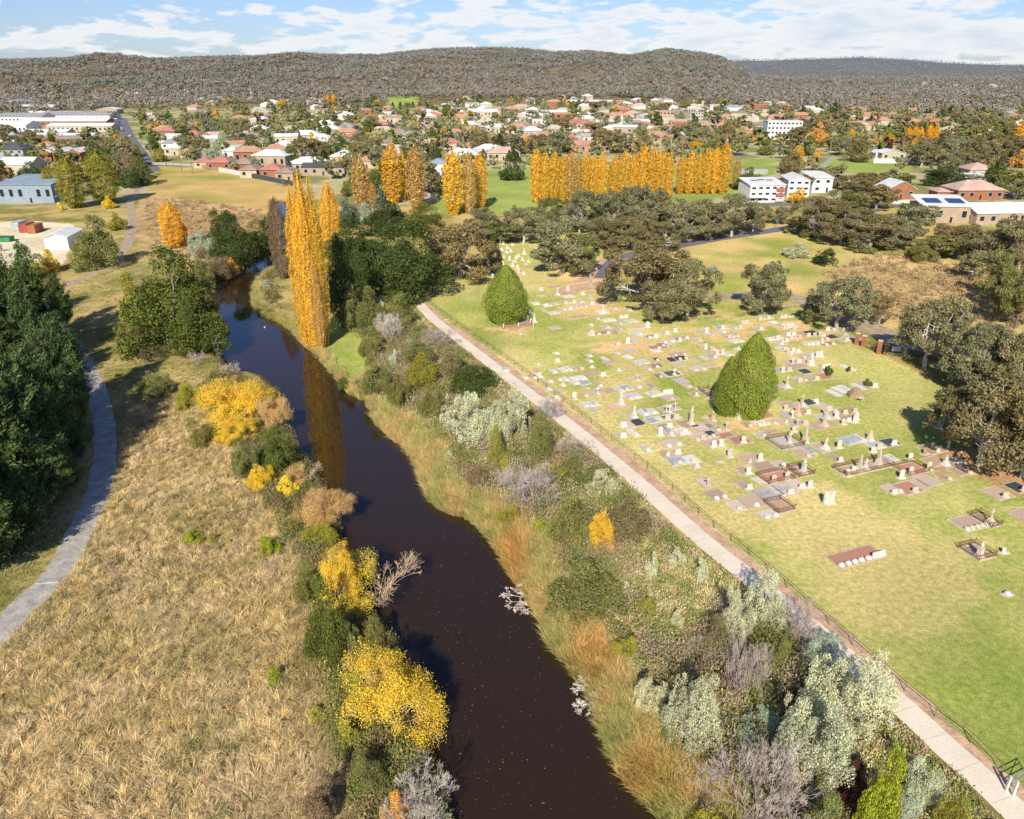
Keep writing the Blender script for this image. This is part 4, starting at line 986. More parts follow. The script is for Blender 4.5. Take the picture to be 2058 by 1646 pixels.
mounds(3000, (400, 740, 960, 1760), lambda px, py, x, y: inpoly(px, py, P_LB) & (river_sd(x, y) > .2),
       [(.42, .32, .17), (.24, .30, .08), (.50, .40, .21), (.34, .24, .13), (.26, .32, .09), (.54, .46, .18)], 'bank_scrub', 'dull green and brown scrub along the left edge of the river', 80, (.4, 1.2), .12)
mounds(500, (250, 440, 560, 640), lambda px, py, x, y: (river_sd(x, y) > .3) & (px < 560) & (px > 380) & (river_sd(x, y) < 9), [(.34, .26, .12), (.20, .25, .07), (.48, .36, .17)], 'riverside_scrub', 'brown scrub around the far bend of the river', 80, (.5, 1.5), .16)
mounds(620, (640, 580, 1700, 1560), lambda px, py, x, y: inpoly(px, py, P_RB) & (river_sd(x, y) > 4.5) & (segdist(x, y, pathw) > 3.4) & ~inpoly(px, py, P_BLUSH) & ~inpoly(px, py, [(1290,1080),(1460,1150),(1400,1300),(1260,1300)]),
       [(.32, .33, .12), (.52, .38, .25), (.28, .32, .10), (.44, .38, .17), (.58, .46, .34), (.36, .42, .13), (.66, .54, .34)], 'bank_thicket', 'dense brown and olive thicket between the larger bushes', 480, (.9, 2.7), .12)
mounds(330, (400, 780, 900, 1700), lambda px, py, x, y: inpoly(px, py, P_LB) & (river_sd(x, y) > .6), [(.22, .27, .08), (.38, .28, .15), (.26, .30, .09), (.40, .36, .12)], 'bank_thicket', 'leafy olive thicket behind the yellow trees', 520, (.8, 1.7), .10)
# low mown lawn texture near the camera
x, y = scatter(26000, (1100, 840, 2200, 1760), lambda px, py, x, y: inpoly(px, py, P_LAWN) & (segdist(x, y, pathw) > 2.7))
c0 = gcol(x, y) * rs.uniform(.8, 1.25, (len(x), 1))
V, F4, F3, cc = blades(x, y, np.zeros(len(x)), 5, .10, .05, rs.normal(0, .5, (len(x), 2)), 1.0, .14, c0 * 1.05, rs)
tag(ob('lawn_grass', mk('lawn_grass', V, [F3, F4], M_grassblade, cc)), 'short mown grass of the cemetery lawn', 'grass', kind='stuff')
# dry weeds of the paddock and the field margin
P_W = [(1640,545),(1800,505),(2060,555),(2080,650),(1950,680),(1780,640),(1700,590)]
P_W2 = [(290,400),(380,398),(560,432),(545,470),(430,470),(400,520),(340,520),(300,480)]
mounds(1500, (280, 390, 2080, 700), lambda px, py, x, y: inpoly(px, py, P_W) | inpoly(px, py, P_W2), [(.60, .44, .23), (.48, .32, .19), (.70, .54, .30), (.56, .38, .20)], 'dry_weeds', 'dry brown weeds in the paddock and the field margin', 40, (.5, 1.4), .2)

# ------------------------------------------------------------------ graves
GR = R(21)
ST = dict(w=(.90, .85, .74), c=(.80, .70, .55), t=(.78, .56, .38), g=(.64, .59, .54), d=(.09, .10, .11), r=(.64, .32, .22), s=(.58, .42, .27), b=(.56, .59, .63), k=(.66, .47, .34), p=(.78, .62, .50))
SNAME = dict(w='white', c='cream', t='tan', g='grey', d='black', r='brick red', s='bare earth', b='blue grey', k='brown gravel', p='pinkish concrete')
SM = {}
def stone_mesh(kind, hgt):
    k = (kind, round(hgt, 1))
    if k in SM: return SM[k]
    h = k[1]; m = MB()
    if kind == 'h':                                     # arched headstone on a plinth
        m.box(0, 0, 0, .95, .42, .2); w_ = .34
        arc = [(-w_, .2), (w_, .2), (w_, h - .3)] + [(w_ * math.cos(a), h - .3 + .3 * math.sin(a)) for a in (.5, 1.05, 1.57, 2.1, 2.64)] + [(-w_, h - .3)]
        m.prism(arc, -.08, .08)
    elif kind == 'q':                                   # square headstone
        m.box(0, 0, 0, 1.0, .4, .18); m.box(0, 0, .18, .8, .16, h - .18)
    elif kind == 'D':                                   # double arched
        m.box(0, 0, 0, 1.7, .6, .25)
        for o_ in (-.4, .4):
            arc = [(o_ - .36, .25), (o_ + .36, .25), (o_ + .36, h - .35)] + [(o_ + .36 * math.cos(a), h - .35 + .35 * math.sin(a)) for a in (.5, 1.05, 1.57, 2.1, 2.64)] + [(o_ - .36, h - .35)]
            m.prism(arc, -.12, .12)
    elif kind == 'c':                                   # cross on three steps
        m.box(0, 0, 0, 1.0, 1.0, .2).box(0, 0, .2, .75, .75, .2).box(0, 0, .4, .5, .5, .3, 0, .7)
        m.box(0, 0, .7, .17, .15, h - .7); m.box(0, 0, h - .5, .62, .145, .16)
    elif kind == 'x':                                   # plain cross
        m.box(0, 0, 0, .5, .4, .15); m.box(0, 0, .15, .17, .13, h - .15); m.box(0, 0, h - .5, .75, .125, .17)
    elif kind == 'o':                                   # obelisk
        m.box(0, 0, 0, .95, .95, .25).box(0, 0, .25, .7, .7, h * .28, 0, .85).box(0, 0, .25 + h * .28, .4, .4, h * .58, 0, .5).box(0, 0, .25 + h * .86, .2, .2, h * .1, 0, .05)
    elif kind == 'u':                                   # draped urn on a pillar
        m.box(0, 0, 0, .95, .95, .22).box(0, 0, .22, .7, .7, .2).box(0, 0, .42, .48, .48, h * .42, 0, .9).box(0, 0, .42 + h * .42, .58, .58, .08)
        z = .5 + h * .42; k2 = h - z; m.lathe(0, 0, [(.08, z), (.1, z + .05 * k2), (.22, z + .35 * k2), (.2, z + .6 * k2), (.1, z + .75 * k2), (.13, z + .82 * k2), (.03, z + k2)], 10)
    elif kind == 'a':                                   # figure with bowed head
        m.box(0, 0, 0, .9, .9, .25).box(0, 0, .25, .6, .6, h * .3, 0, .85)
        z = .25 + h * .3; k2 = h - z; m.lathe(0, 0, [(.26, z), (.22, z + .3 * k2), (.17, z + .55 * k2), (.22, z + .7 * k2), (.12, z + .8 * k2), (.06, z + .83 * k2), (.11, z + .9 * k2), (.09, z + .97 * k2), (.02, z + k2)], 10)
    elif kind == 'l':                                   # sloping desk tablet
        m.prism([(-.22, 0), (.22, 0), (.22, .1), (-.05, .34), (-.22, .34)], -.27, .27, 0, 0, R(-90))
    elif kind == 'n':                                   # broken stump
        m.box(0, 0, 0, .5, .35, h, .3, .6)
    SM[k] = m.mesh('headstone', M_stone); return SM[k]
SKN = dict(h='arched headstone', q='square headstone', D='double headstone', c='stepped cross', x='plain cross', o='obelisk', u='urn pillar', a='statue monument', l='low tablet', n='broken stone')
HD = dict(h=1.15, q=.7, D=1.75, c=2.0, x=1.4, o=2.4, u=2.0, a=2.0, l=.4, n=.6)
PLM = {}
def kerb_mesh(W, L, h=.2):
    k = ('k', W, L, h)
    if k not in PLM:
        m = MB(); t = .16
        m.box(0, L / 2 - t / 2, 0, W, t, h).box(0, -L / 2 + t / 2, 0, W, t, h)
        for s in (-1, 1): m.box(s * (W / 2 - t / 2), 0, 0, t - .002, L - 2 * t, h - .004)
        PLM[k] = m.mesh('kerb', M_stone)
    return PLM[k]
def rail_fence_mesh(W, L, h=.75):
    k = ('f', W, L)
    if k not in PLM:
        m = MB(); 
        for z in (.35, h - .05):
            for s in (-1, 1): m.box(0, s * L / 2, z, W, .03, .03).box(s * W / 2, 0, z, .03, L - .03, .03)
        n = int(W / .2)
        for i in range(n + 1):
            for s in (-1, 1): m.box(-W / 2 + W * i / n, s * (L / 2 + .001), .18, .028, .026, h - .12)
        n = int(L / .2)
        for i in range(1, n):
            for s in (-1, 1): m.box(s * (W / 2 + .001), -L / 2 + L * i / n, .18, .026, .028, h - .12)
        for a in (-1, 1):
            for b in (-1, 1): m.box(a * W / 2, b * L / 2, .15, .07, .07, h)
        PLM[k] = m.mesh('iron_railing', M_rust)
    return PLM[k]
NG = 0
def grave(px, py, W, L, fill, stones='', label=None, sc='w', hk=1.0, spread=None):
    """fill: kerbed plot with infill; uppercase: raised slab. stones spread along the near end"""
    global NG
    x, y = at(px, py); rz = GR + random.gauss(0, .02); single = False
    if W == 0:
        k = stones[0]; o = empty('headstone', x, y, -.02, rz)
        s = ob('stone', stone_mesh(k, HD[k] * hk), o, jit(ST[sc], .9, 1.12)); cat = 'headstone'
        # dressed base as a part of its own
        m_ = PLM.setdefault(('base',), MB().box(0, 0, 0, 1.25 , .75, .07).mesh('base', M_stone)); b_ = ob('base', m_, o, ST['c'])
        what = f'{SNAME[sc]} {SKN[k]} standing alone'
    else:
        o = empty('grave', x, y, -.02, rz); cat = 'grave'; f = fill.lower()
        kc = ST['w' if f in 'wb' else random.choice('ccpt')]
        ob('kerb', kerb_mesh(round(W, 1), round(L, 1), .12), o, jit(kc, .85, 1.05))
        fz = .26 if fill.isupper() else .085
        key = ('fill', round(W, 1), round(L, 1), fill.isupper())
        if key not in PLM:
            m = MB(); e = .34 if not fill.isupper() else .55; m.box(0, 0, .02, max(W - e, .3), L - e, fz); PLM[key] = m.mesh('infill', M_fill if not fill.isupper() else M_stone)
        ob('ledger_slab' if fill.isupper() else 'infill', PLM[key], o, jit(ST[f], .85, 1.1))
        if not fill.isupper() and f == 'g' and W > 2.2:
            pass
        stl = [s for s in stones if s.lower() != 'f']; n = len(stl)
        for i, k in enumerate(stl):
            off = 0 if n == 1 else (-.5 + (i + .5) / n) * W
            if k == 'l': z = fz * .6
            else: z = .06
            s = ob('headstone' if k in 'hqDn' else ('cross' if k in 'cx' else ('tablet' if k == 'l' else 'monument')), stone_mesh(k, HD[k] * hk * random.uniform(.92, 1.08)), o, jit(ST[sc], .9, 1.12))
            s.location = (off + random.gauss(0, .03), -L / 2 + (.38 if k not in 'coua' else min(.9, L / 2)), z); s.rotation_euler = (random.gauss(0, .02), random.gauss(0, .02), random.gauss(0, .05))
        if 'f' in stones.lower():
            ob('iron_railing', rail_fence_mesh(round(W, 1) - .1, round(L, 1) - .1), o)
        sz = 'wide' if W > 3 else ('double' if W > 1.9 else 'narrow')
        what = f'{sz} {SNAME[f]} grave' + (f' with {SKN[stl[0]]}' if stl else ' without headstone')
        if 'f' in stones.lower(): what = f'iron railed {SNAME[f]} grave'
    tag(o, label, cat, 'old graves of the cemetery')
    if not label: autolabel(o, what, px, py, 'cem')
    NG += 1
    return o
CR = {1: (980, 540, 5.88), 2: (1300, 600, 6.86), 3: (1540, 620, 6.86), 4: (1060, 740, 6.86), 5: (1320, 800, 6.86), 6: (1540, 840, 6.86), 7: (1758, 840, 6.86), 8: (1640, 1040, 4.923)}
GD = """
1 620 250 1.4 2 W q
1 800 215 4 2 k
1 825 310 1.6 2.2 c c
1 930 250 1.6 2.2 t h
1 955 330 3 2.2 w
1 1110 300 1.2 2 t q
1 630 320 1.4 1.2 c
1 570 415 2 2.2 w l
1 700 435 2.4 2.4 c ql
1 790 415 2.2 2.2 p l
1 950 400 3.2 2.6 k qlq
1 1100 390 1.8 2.4 W
1 660 490 1.4 2 p
1 775 525 2.6 2.2 w l
1 930 480 3 2.2 p lq
1 1090 450 3.6 2.2 c lll
1 1215 415 2 2.4 c q
1 1350 515 2.6 3 w c
1 1500 475 2.2 2 c l
1 1660 490 1.4 2.2 p q
1 1070 570 4 1.8 s
1 1290 590 2.2 2.2 p l
1 1420 610 3.4 2.4 w lql
1 1590 575 2.2 2.2 g qq
1 1560 650 2.6 2 p l
1 1700 620 3 2.4 w l
1 1215 665 1.4 1.6 c l
1 1400 690 2.2 2.4 p l
1 1780 690 3.6 2 p
1 1350 760 4.4 2.4 s ll
1 1560 720 3 2 p l
1 1500 760 1.4 2 s
1 1780 770 3 2.4 w l
1 1930 805 2.6 2 w ll
1 1740 840 2.6 2.6 p
1 1220 785 1.6 1 w qq
1 790 700 2.4 2 g
1 1530 890 1.2 1.4 c l
1 810 1000 1.2 1.2 W
1 1200 1030 1.1 1.6 W
1 1200 1090 1.2 2.2 t l
1 1380 1065 1.2 2.2 w
1 1430 1115 2 2.2 t
1 1525 1000 1.8 2 c l
1 1670 975 2.2 2 g
1 1660 1045 1.8 2 w l
1 1820 1105 2.6 2.2 w w
1 1990 1075 1.5 2.2 p l
1 1985 1150 2 2.2 p
1 1885 1185 1.2 2.4 c l
1 2010 930 3.6 2.2 r l
1 1990 970 2 2 w l
1 205 1195 1.6 2 W
1 290 1180 1.1 2 p
1 580 1205 1.4 2 k
1 440 1290 1.4 2.2 c l
1 540 1285 1.1 2.2 t l
1 590 1265 1.4 2.2 w q
1 780 1215 1.2 2.2 w l
1 880 1200 1.2 2.2 w
1 945 1190 1.8 2.4 W l
1 1010 1190 .9 2 k
1 1100 1180 1.4 1.8 k l
1 1235 1250 2.6 2 k
1 735 1335 2.2 1.6 p l
1 850 1315 1 1.6 t l
1 920 1310 1.2 2 W
1 1070 1300 3.2 2.4 w ll
1 1035 1350 1.6 2 W
1 1130 1345 2.2 2.4 b
1 1310 1375 1.3 2.4 g l
1 725 1420 1.3 1.8 w n
1 890 1380 1 1 w n
1 850 1450 1.3 2.2 t
1 1160 1410 1.2 1 t
1 1280 1465 2.2 2.2 p x
1 1440 1440 1.7 2.2 t
1 1140 1495 1.2 2.2 k l
1 1740 1305 2.6 2 t x
1 1780 1400 1.3 1.8 p l
1 1930 1385 1.3 2.2 k
1 730 1550 1.5 2.2 W
1 800 1540 1 1.8 r
1 910 1550 1.3 .8 t
4 790 510 1.4 2.2 W
4 860 505 1.3 2.4 W
4 920 570 1.4 2.2 p
4 930 490 1.2 2 W q
4 1265 300 1.3 2.2 W
4 1345 275 2.2 2.4 b l
4 1450 390 2.8 2.4 W
4 1750 355 2.6 2.4 W
4 1960 410 2.6 2.2 p l
4 1930 350 1.8 .9 t qq
4 1990 75 3 2.4 w l
4 1820 110 1.4 2.2 p
4 1240 520 3.6 2.8 t
4 1430 670 1.8 2.2 p
4 1660 610 3.2 2.4 w ll
4 1620 595 1 2.2 B
4 1880 575 1.6 2.2 t x
4 2000 545 2.2 2.4 p x
4 1520 755 2 2.4 D
4 1380 785 1.8 2.4 p
4 1320 800 1 1 w q
4 1715 720 2 2.2 b
4 1930 685 4.4 2.2 w
4 1870 820 2.2 2.6 p
4 1950 810 1.2 1 w q
4 1300 930 1.6 2 t q
4 1460 900 1.3 2.6 W
4 1620 1115 1.3 2.6 W l
4 1950 905 1.5 2.4 g l
2 60 530 2.4 2.2 g lq
2 250 480 1.6 2.2 t q
2 330 590 5 2.2 c lll
2 200 640 2.2 2.2 r l
2 480 545 3.6 2 k ll
2 690 570 2 2.6 g q
2 790 460 2.4 2.4 p h
2 880 500 2 2.2 p l
2 1010 405 2.4 2.4 b q
2 1220 400 2.4 2.6 g lq
2 1330 340 2 1.6 c qq
2 1540 420 2.2 2.2 g q
2 1610 270 4.4 2.6 p qlql
2 1740 330 2.2 2 w l
2 1900 245 4 2.6 k qqll
2 1900 370 3.4 2.4 p qqq
2 1990 420 2.4 2.4 g q
2 1040 460 2 2 c l
2 1160 520 3 2.6 g qll
2 1230 590 3 2.2 w ll
2 800 665 2.4 3 p hl
2 900 700 2 2.4 t l
2 870 690 2 2.4 p q
2 960 760 2.4 2.6 p hh
2 1110 770 2 2 w l
2 900 800 2 2.6 g l
2 780 820 1.2 2 w
2 430 770 4 2.2 k ll
2 470 830 2.6 2.2 D ll
2 340 850 1.6 2.2 D
2 430 910 1.3 2.6 c
2 640 850 1.2 2.2 c
2 120 935 2.2 2.2 p l
2 140 845 1.4 2.2 t
2 340 1035 3.6 2.4 w x
2 170 1070 1.3 2.2 p l
2 700 970 3.4 2.4 p ll
2 860 920 2.4 2.2 t
2 470 1135 2.4 2.2 g
2 560 1210 1.6 2 c l
2 660 1325 1.6 2 k n
2 750 1265 1.5 2 w
2 840 1300 2 3 sf
2 1750 555 4 2 w qlql
2 1830 620 2.8 2 p l
2 1950 720 2.6 2.2 w qq
2 1960 500 2.6 2 p qq
2 1250 700 1.2 1.4 w n
3 300 250 4 2.4 p qqql
3 640 350 3 3.4 D qq
3 350 390 3 3.2 p qlq
3 520 360 2.2 3.4 k q
3 740 360 2 3 w l
3 860 290 3.4 2 s ql
3 940 320 2.2 2 p
3 1130 290 4 1.4 k nnnn
3 1060 350 1.6 2 g l
3 1180 410 2.2 2.6 g
3 1060 430 2.4 2.6 g q
3 900 390 2.4 2.4 d
3 650 480 4.4 2 w llll
3 850 490 3.4 2 r ll
3 790 430 2.6 1.4 s ll
3 350 590 3.4 2.4 b lq
3 220 560 2 2.4 w q
3 230 450 2.2 1.8 p lq
3 530 660 3 2.2 g ll
3 690 650 1.8 2.2 w hh
3 570 740 2.4 2.4 p hq
3 360 740 3 2.4 p xq
3 230 850 3 2.4 g hq
3 430 800 3.6 2.2 k
3 800 810 2 1.4 c qq
3 450 980 2.6 2.8 p ql
3 640 960 2.2 2.8 p q
3 780 860 2 2 t lq
3 800 940 2.4 2.6 r
3 530 870 2.2 2.4 d
3 1130 820 1.3 3.2 w
3 250 1080 2.4 2.6 p
3 930 1170 1.5 3 w
3 1010 1130 1.4 3 w
3 1090 1105 1.4 3 w
3 1270 1080 1.5 3 w
3 1350 1060 1.3 3 p
3 1440 1060 1.5 2.6 d q
3 310 1330 2.8 2.6 t
3 480 1340 1.6 2.4 p c
3 590 1300 2 2.2 D
3 650 1290 1 1.8 w q
3 810 1370 2.6 2.8 p q
3 1100 1420 4 2.4 s qq
3 900 1430 1.8 2.2 g q
3 800 1500 2.6 2.6 g c
3 940 1500 1.2 1.6 c h
3 300 1480 2.2 2.6 g x
3 520 1430 2.2 2.4 s q
3 1130 1520 3 2.4 s qh
3 240 1560 2.2 2 p n
3 440 1590 3 2 g xq
3 770 1610 4.4 2.6 k c
5 150 180 1.1 2 t x
5 180 270 3 2 w qq
5 120 400 2.6 2.2 p
5 350 465 2.2 2.4 W q
5 170 480 1.3 2.2 B l
5 420 360 3 3 s
5 640 400 3.4 2.4 p
5 760 390 2 2.4 g
5 880 430 2.6 1.6 t lx
5 600 540 3 2.4 p lql
5 740 500 2 2.4 d l
5 950 520 2.6 2 r
5 780 630 2.6 2.8 k hh
5 1140 580 2.8 2.8 r h
5 200 630 3.4 2.4 p ll
5 120 775 1.6 2 s n
5 260 750 1.4 1.8 t q
5 270 870 2.6 2.6 B l
5 460 850 2.4 2.4 w q
5 530 940 1.5 1.4 t n
5 1300 840 3.4 2.6 k nh
5 1200 1010 1.7 2.6 k h
5 1480 950 3 3.2 s
5 1690 920 2.8 2.6 p q
5 1640 1100 4.4 2.6 rf hh
5 1420 1140 1.8 2 c
5 1210 1215 1.6 2.6 k q
5 650 1170 1.6 2.6 c x
5 820 1340 2.4 2.6 k ll
5 1090 1490 1.8 2.4 p l
5 1300 1430 2.6 3 k l
5 1500 1340 2.8 3.2 G
5 1640 1300 1.3 3.2 W
5 1760 1270 3 3 G q
5 1930 1200 2.4 2.6 p q
5 1690 1500 2.6 2.8 sf
5 1540 1610 2.6 2 c ll
5 1250 370 1.4 2.2 k l
5 1440 350 2.4 1.8 w lll
5 1430 260 4.4 2.2 R
5 1040 210 3.6 2.2 g
5 1600 480 2.4 2.4 T
5 1440 510 2 2 c l
5 1770 620 4.2 3.6 gf c
6 510 490 2.6 3 t l
6 580 450 1.2 2.8 B
6 770 410 2.6 3 k c
6 960 570 1.3 2.8 k
6 1160 310 3.4 2.6 B
6 1270 280 1.3 2.4 W
6 1500 380 2.2 2.4 b q
6 1700 340 2.6 2.4 d q
6 1700 570 2.4 2.4 W
6 300 690 2.2 2.6 s
6 470 740 2.6 2.8 sf u
6 1330 690 8.2 2.6 kf
7 790 430 3.4 2.8 s n
7 820 600 3 2.6 k
7 1130 600 2 2 g l
7 500 710 3.8 3 rf
7 1150 740 2.2 2.4 k
7 1240 730 1.4 2.6 t l
7 230 990 2 2.6 p ql
7 450 970 3.4 3 r q
7 620 910 1.6 2.6 p
7 720 870 2.8 2.8 p
7 940 810 1.5 2.8 k l
7 1690 1040 2.8 3 k q
7 1960 960 2.6 2.6 d q
7 2030 1350 2.2 2.6 k
7 1300 1450 4 3 k lllll
7 1530 1420 1.8 3 sf c
8 390 390 6.6 2.6 r lllllqq
8 1590 350 2.6 2.8 kf
"""
for ln in GD.strip().split('\n'):
    a = ln.split(); ox, oy, sc_ = CR[int(a[0])]
    px, py = ox + float(a[1]) / sc_, oy + float(a[2]) / sc_
    W, L = float(a[3]), float(a[4]); fl_ = a[5]; stn = a[6] if len(a) > 6 else ''
    stn = stn.replace('w', ''); 
    if 'f' in fl_: fl_ = fl_.replace('f', ''); stn += 'f'
    lab = None
    if (a[0], a[1]) == ('8', '390'): lab = 'long brick paved family plot with a row of low tablets'; LM_ = 1
    if (a[0], a[1]) == ('6', '1330'): lab = 'longest railed enclosure holding two obelisks and smaller stones'
    if (a[0], a[1]) == ('3', '640'): lab = 'black gravel grave with white vases near the wire fence'
    if (a[0], a[1]) == ('7', '1300'): lab = 'brown paved plot with five white tablets along one side'
    kw = dict(sc='w')
    big = W > 3.3
    grave(px, py, W * .95, L * .96, fl_, stn, lab, sc=random.choice('wwwccp') if not (W < 1.2) else 'w')
# stones standing alone or inside the long enclosures
for c_, x_, y_, k, sc, hk, lb in [(6,850,1180,'D','w',1.05,'white double headstone alone in the open lawn'),(5,1000,810,'h','g',1.2,None),(4,645,425,'h','w',1.15,None),(4,1290,500,'a','w',1.2,'tall white draped statue monument left of the twin cypresses'),(4,1470,680,'a','w',1.05,'white statue monument beside the rusty railed plot'),
    (5,470,360,'u','c',1.5,'tallest cream urn monument in the brown kerbed plot'),(5,765,310,'u','t',.8,None),(5,665,270,'n','t',1.,None),(5,1125,290,'o','c',1.1,'yellowed obelisk at the foot of the twin cypresses'),(5,1040,190,'q','t',1.2,None),(6,530,340,'o','c',1.1,'tall pointed obelisk right of the rust railed cross'),
    (6,380,190,'h','c',.9,None),(6,1425,310,'o','c',.62,'cream column stone behind the white slab'),(6,1000,415,'h','c',1.1,None),(6,1470,470,'h','c',.8,None),(6,1985,570,'h','w',.9,None),(6,1020,610,'h','w',.75,None),(6,1120,800,'h','c',1.0,'arched stone at the left end of the obelisk enclosure'),(6,1200,740,'h','c',.8,'second stone in the obelisk enclosure'),
    (6,1275,740,'o','c',1.05,'brown obelisk in the middle of the long enclosure'),(6,1360,710,'c','w',.85,'white broken cross monument in the long enclosure'),(6,1540,650,'o','c',.9,'cream obelisk at the right end of the long enclosure'),(6,1860,830,'h','w',1.1,None),(6,600,960,'h','w',.95,None),(6,1990,770,'h','w',.95,None),
    (7,740,720,'h','c',1.1,None),(7,970,650,'c','w',.75,None),(7,690,500,'n','s',1.6,'brown broken tree stump monument under the white gum'),(8,1610,395,'u','c',1.0,'cream broken pillar inside the little railed plot'),(8,1855,350,'n','w',1.1,'small white stump stone right of the railed pillar'),(8,1893,765,'l','w',.5,'tiny white marker lying in the open lawn'),
    (1,825,1100,'q','w',1.,None),(1,1365,1265,'q','w',1.,None),(1,1025,1540,'h','w',1.,None),(1,1885,690,'h','w',1.15,None),(1,1655,880,'h','w',1.15,None),(1,600,1140,'n','w',.9,None),(1,1235,1170,'n','w',.9,None),(1,820,1540,'h','w',.6,None),(1,285,655,'a','w',1.1,'white statue in the railed plot below the lone cypress'),(1,552,630,'a','w',1.,'white figure right of the lone cypress'),
    (1,497,520,'h','w',.8,None),(1,390,770,'n','c',.7,None),(1,1235,740,'n','w',.7,None),(1,1210,200,'c','g',1.5,'grey cross on the red earth plot'),(1,1215,345,'q','b',1.1,None),(1,425,70,'h','w',.7,None),(2,390,460,'q','w',1.2,None),(2,15,400,'h','w',1.1,None),(2,850,1390 ,'n','w',.6,None),(3,265,1400,'h','c',.9,None),(3,425,1470,'o','t',.8,None),(3,1215,1570,'h','w',1.1,None),(3,1060,1600,'h','c',.9,None),
    (3,615,780,'o','w',.9,'thin white column stone among the slabs right of the cypresses'),(3,280,1090,'c','w',1.1,'white stepped cross just right of the twin cypresses'),(3,125,1590,'n','c',.6,None),(4,1830,930,'h','w',1.3,None),(4,1265,35,'n','w',.8,None),(5,870,880,'n','t',.5,None)]:
    ox, oy, s_ = CR[c_]; grave(ox + x_ / s_, oy + y_ / s_, 0, 0, '', k, lb, sc=sc, hk=hk)
# far cluster of headstones beyond the lone cypress, and under the broad gum
for px, py, k, hk in [(1018,508,'c',1.3),(1012,492,'h',1.),(1024,523,'h',1.1),(1030,536,'o',.7),(1040,540,'h',1.),(1037,520,'h',.9),(1053,511,'o',.7),(1042,516,'h',.8),(1056,532,'q',1.),(1050,524,'h',.9),(1012,518,'h',.8),(1008,504,'h',.8),(1026,506,'h',.7),(1035,527,'h',.7),(1062,528,'h',.8),(1010,532,'h',.9),(1002,514,'h',.8),(1020,500,'q',.8),(1042,548,'h',1.2),(1046,487,'q',.7),
                      (904,560,'h',.8),(912,559,'h',.9),(918,561,'h',.8),(941,556,'h',.8),(955,552,'q',.8),(968,553,'h',.8),(990,558,'h',1.),(898,553,'h',.7),(1030,493,'q',.7),(1000,545,'h',.8),(1015,545,'h',.7)]:
    grave(px, py, 0, 0, '', k, None, sc=random.choice('wwc'), hk=hk)
# red earth plot, white picket plot
x, y = at(1182, 577); o = empty('earth_plot', x, y, 0, GR); tag(o, 'large red earth plot with low stone edging at the far end', 'grave')
ob('kerb', kerb_mesh(8.5, 7., .35), o, ST['t']); ob('infill', MB().box(0, 0, .02, 8, 6.5, .12).mesh('infill', M_soil), o)
m = MB(); 
for i in range(90): m.box(random.uniform(-3.6, 3.6), random.uniform(-2.9, 2.9), .13, random.uniform(.1, .3), random.uniform(.1, .3), .12, random.random(), .6)
ob('rubble', m.mesh('rubble', M_stone), o, ST['s'])
x, y = at(1037, 652); o = empty('picket_plot', x, y, 0, R(12)); tag(o, 'square plot with white posts and chain rails below the lone cypress', 'grave')
ob('kerb', kerb_mesh(6.4, 5.0, .25), o, ST['r']); ob('infill', MB().box(0, 0, .02, 6, 4.6, .1).mesh('infill', M_fill), o, ST['s'])
for i in range(3):
    for j in range(3):
        if i == 1 and j == 1: continue
        p = ob('post', PLM.setdefault(('post',), MB().box(0, 0, 0, .2, .2, 1.1).mesh('post', M_stone)), o, ST['w']); p.location = ((i - 1) * 3.1, (j - 1) * 2.4, 0)
m = MB()
for s in (-1, 1): m.tube((-3.1, s * 2.4, .8), (3.1, s * 2.4, .8), .03).tube((s * 3.1, -2.4, .8), (s * 3.1, 2.4, .8), .03)
ob('rail', m.mesh('rail', M_rust), o)
# boulder and brass plaque, drinking tap, bin
x, y = at(1717, 797); m = MB(); m.box(0, 0, -.1, 2.2, 1.3, .7, 0, .85).box(.1, .05, .55, 1.8, 1., .8, .2, .7).box(0, 0, 1.3, 1.1, .6, .35, .4, .5)
bd = m.mesh('boulder', M_stone); o = ob('boulder', bd, None, (.45, .33, .20)); o.location = (x, y, 0); tag(o, 'brown memorial boulder between two rows of striped slabs', 'boulder')
x, y = at(1729, 806); o = empty('plaque_stand', x, y, 0, GR); tag(o, 'low white plaque on a stand in front of the brown boulder', 'plaque')
ob('plate', MB().box(0, 0, .55, 1.0, .5, .06).mesh('plate', M_stone), o, ST['w']); ob('leg', MB().box(0, 0, 0, .12, .12, .55).mesh('leg', M_metal), o)

# ------------------------------------------------------------------ gateway, sign, fences
for i, (px, py) in enumerate([(1721,692),(1734,696),(1765,711),(1779,713)]):
    x, y = at(px, py); o = empty('gate_pillar', x, y, 0, R(-25)); tag(o, ['leftmost', 'second from left', 'second from right', 'rightmost'][i] + ' square brick pillar of the cemetery gateway', 'gate pillar', 'brick pillars of the cemetery gateway')
    h = [2.2, 2.1, 2.5, 2.0][i]
    ob('shaft', MB().box(0, 0, 0, .8, .8, h).mesh('shaft', M_stone), o, (.40, .18, .11)); ob('cap', MB().box(0, 0, h, .95, .95, .16, 0, .85).mesh('cap', M_stone), o, ST['t'])
x0, y0 = at(1737, 697); x1, y1 = at(1763, 711); L_ = math.hypot(x1 - x0, y1 - y0)
o = empty('iron_gate', (x0 + x1) / 2, (y0 + y1) / 2, 0, math.atan2(y1 - y0, x1 - x0)); tag(o, 'rusty barred gate between the middle brick pillars', 'gate')
m = MB(); m.box(0, 0, .15, L_, .06, .06).box(0, 0, 1.1, L_, .06, .06); ob('gate_frame', m.mesh('gate_frame', M_rust), o)
m = MB(); n = int(L_ / .25)
for i in range(n + 1): m.box(-L_ / 2 + L_ * i / n, 0, .1, .04, .04, 1.15)
ob('bars', m.mesh('bars', M_rust), o)
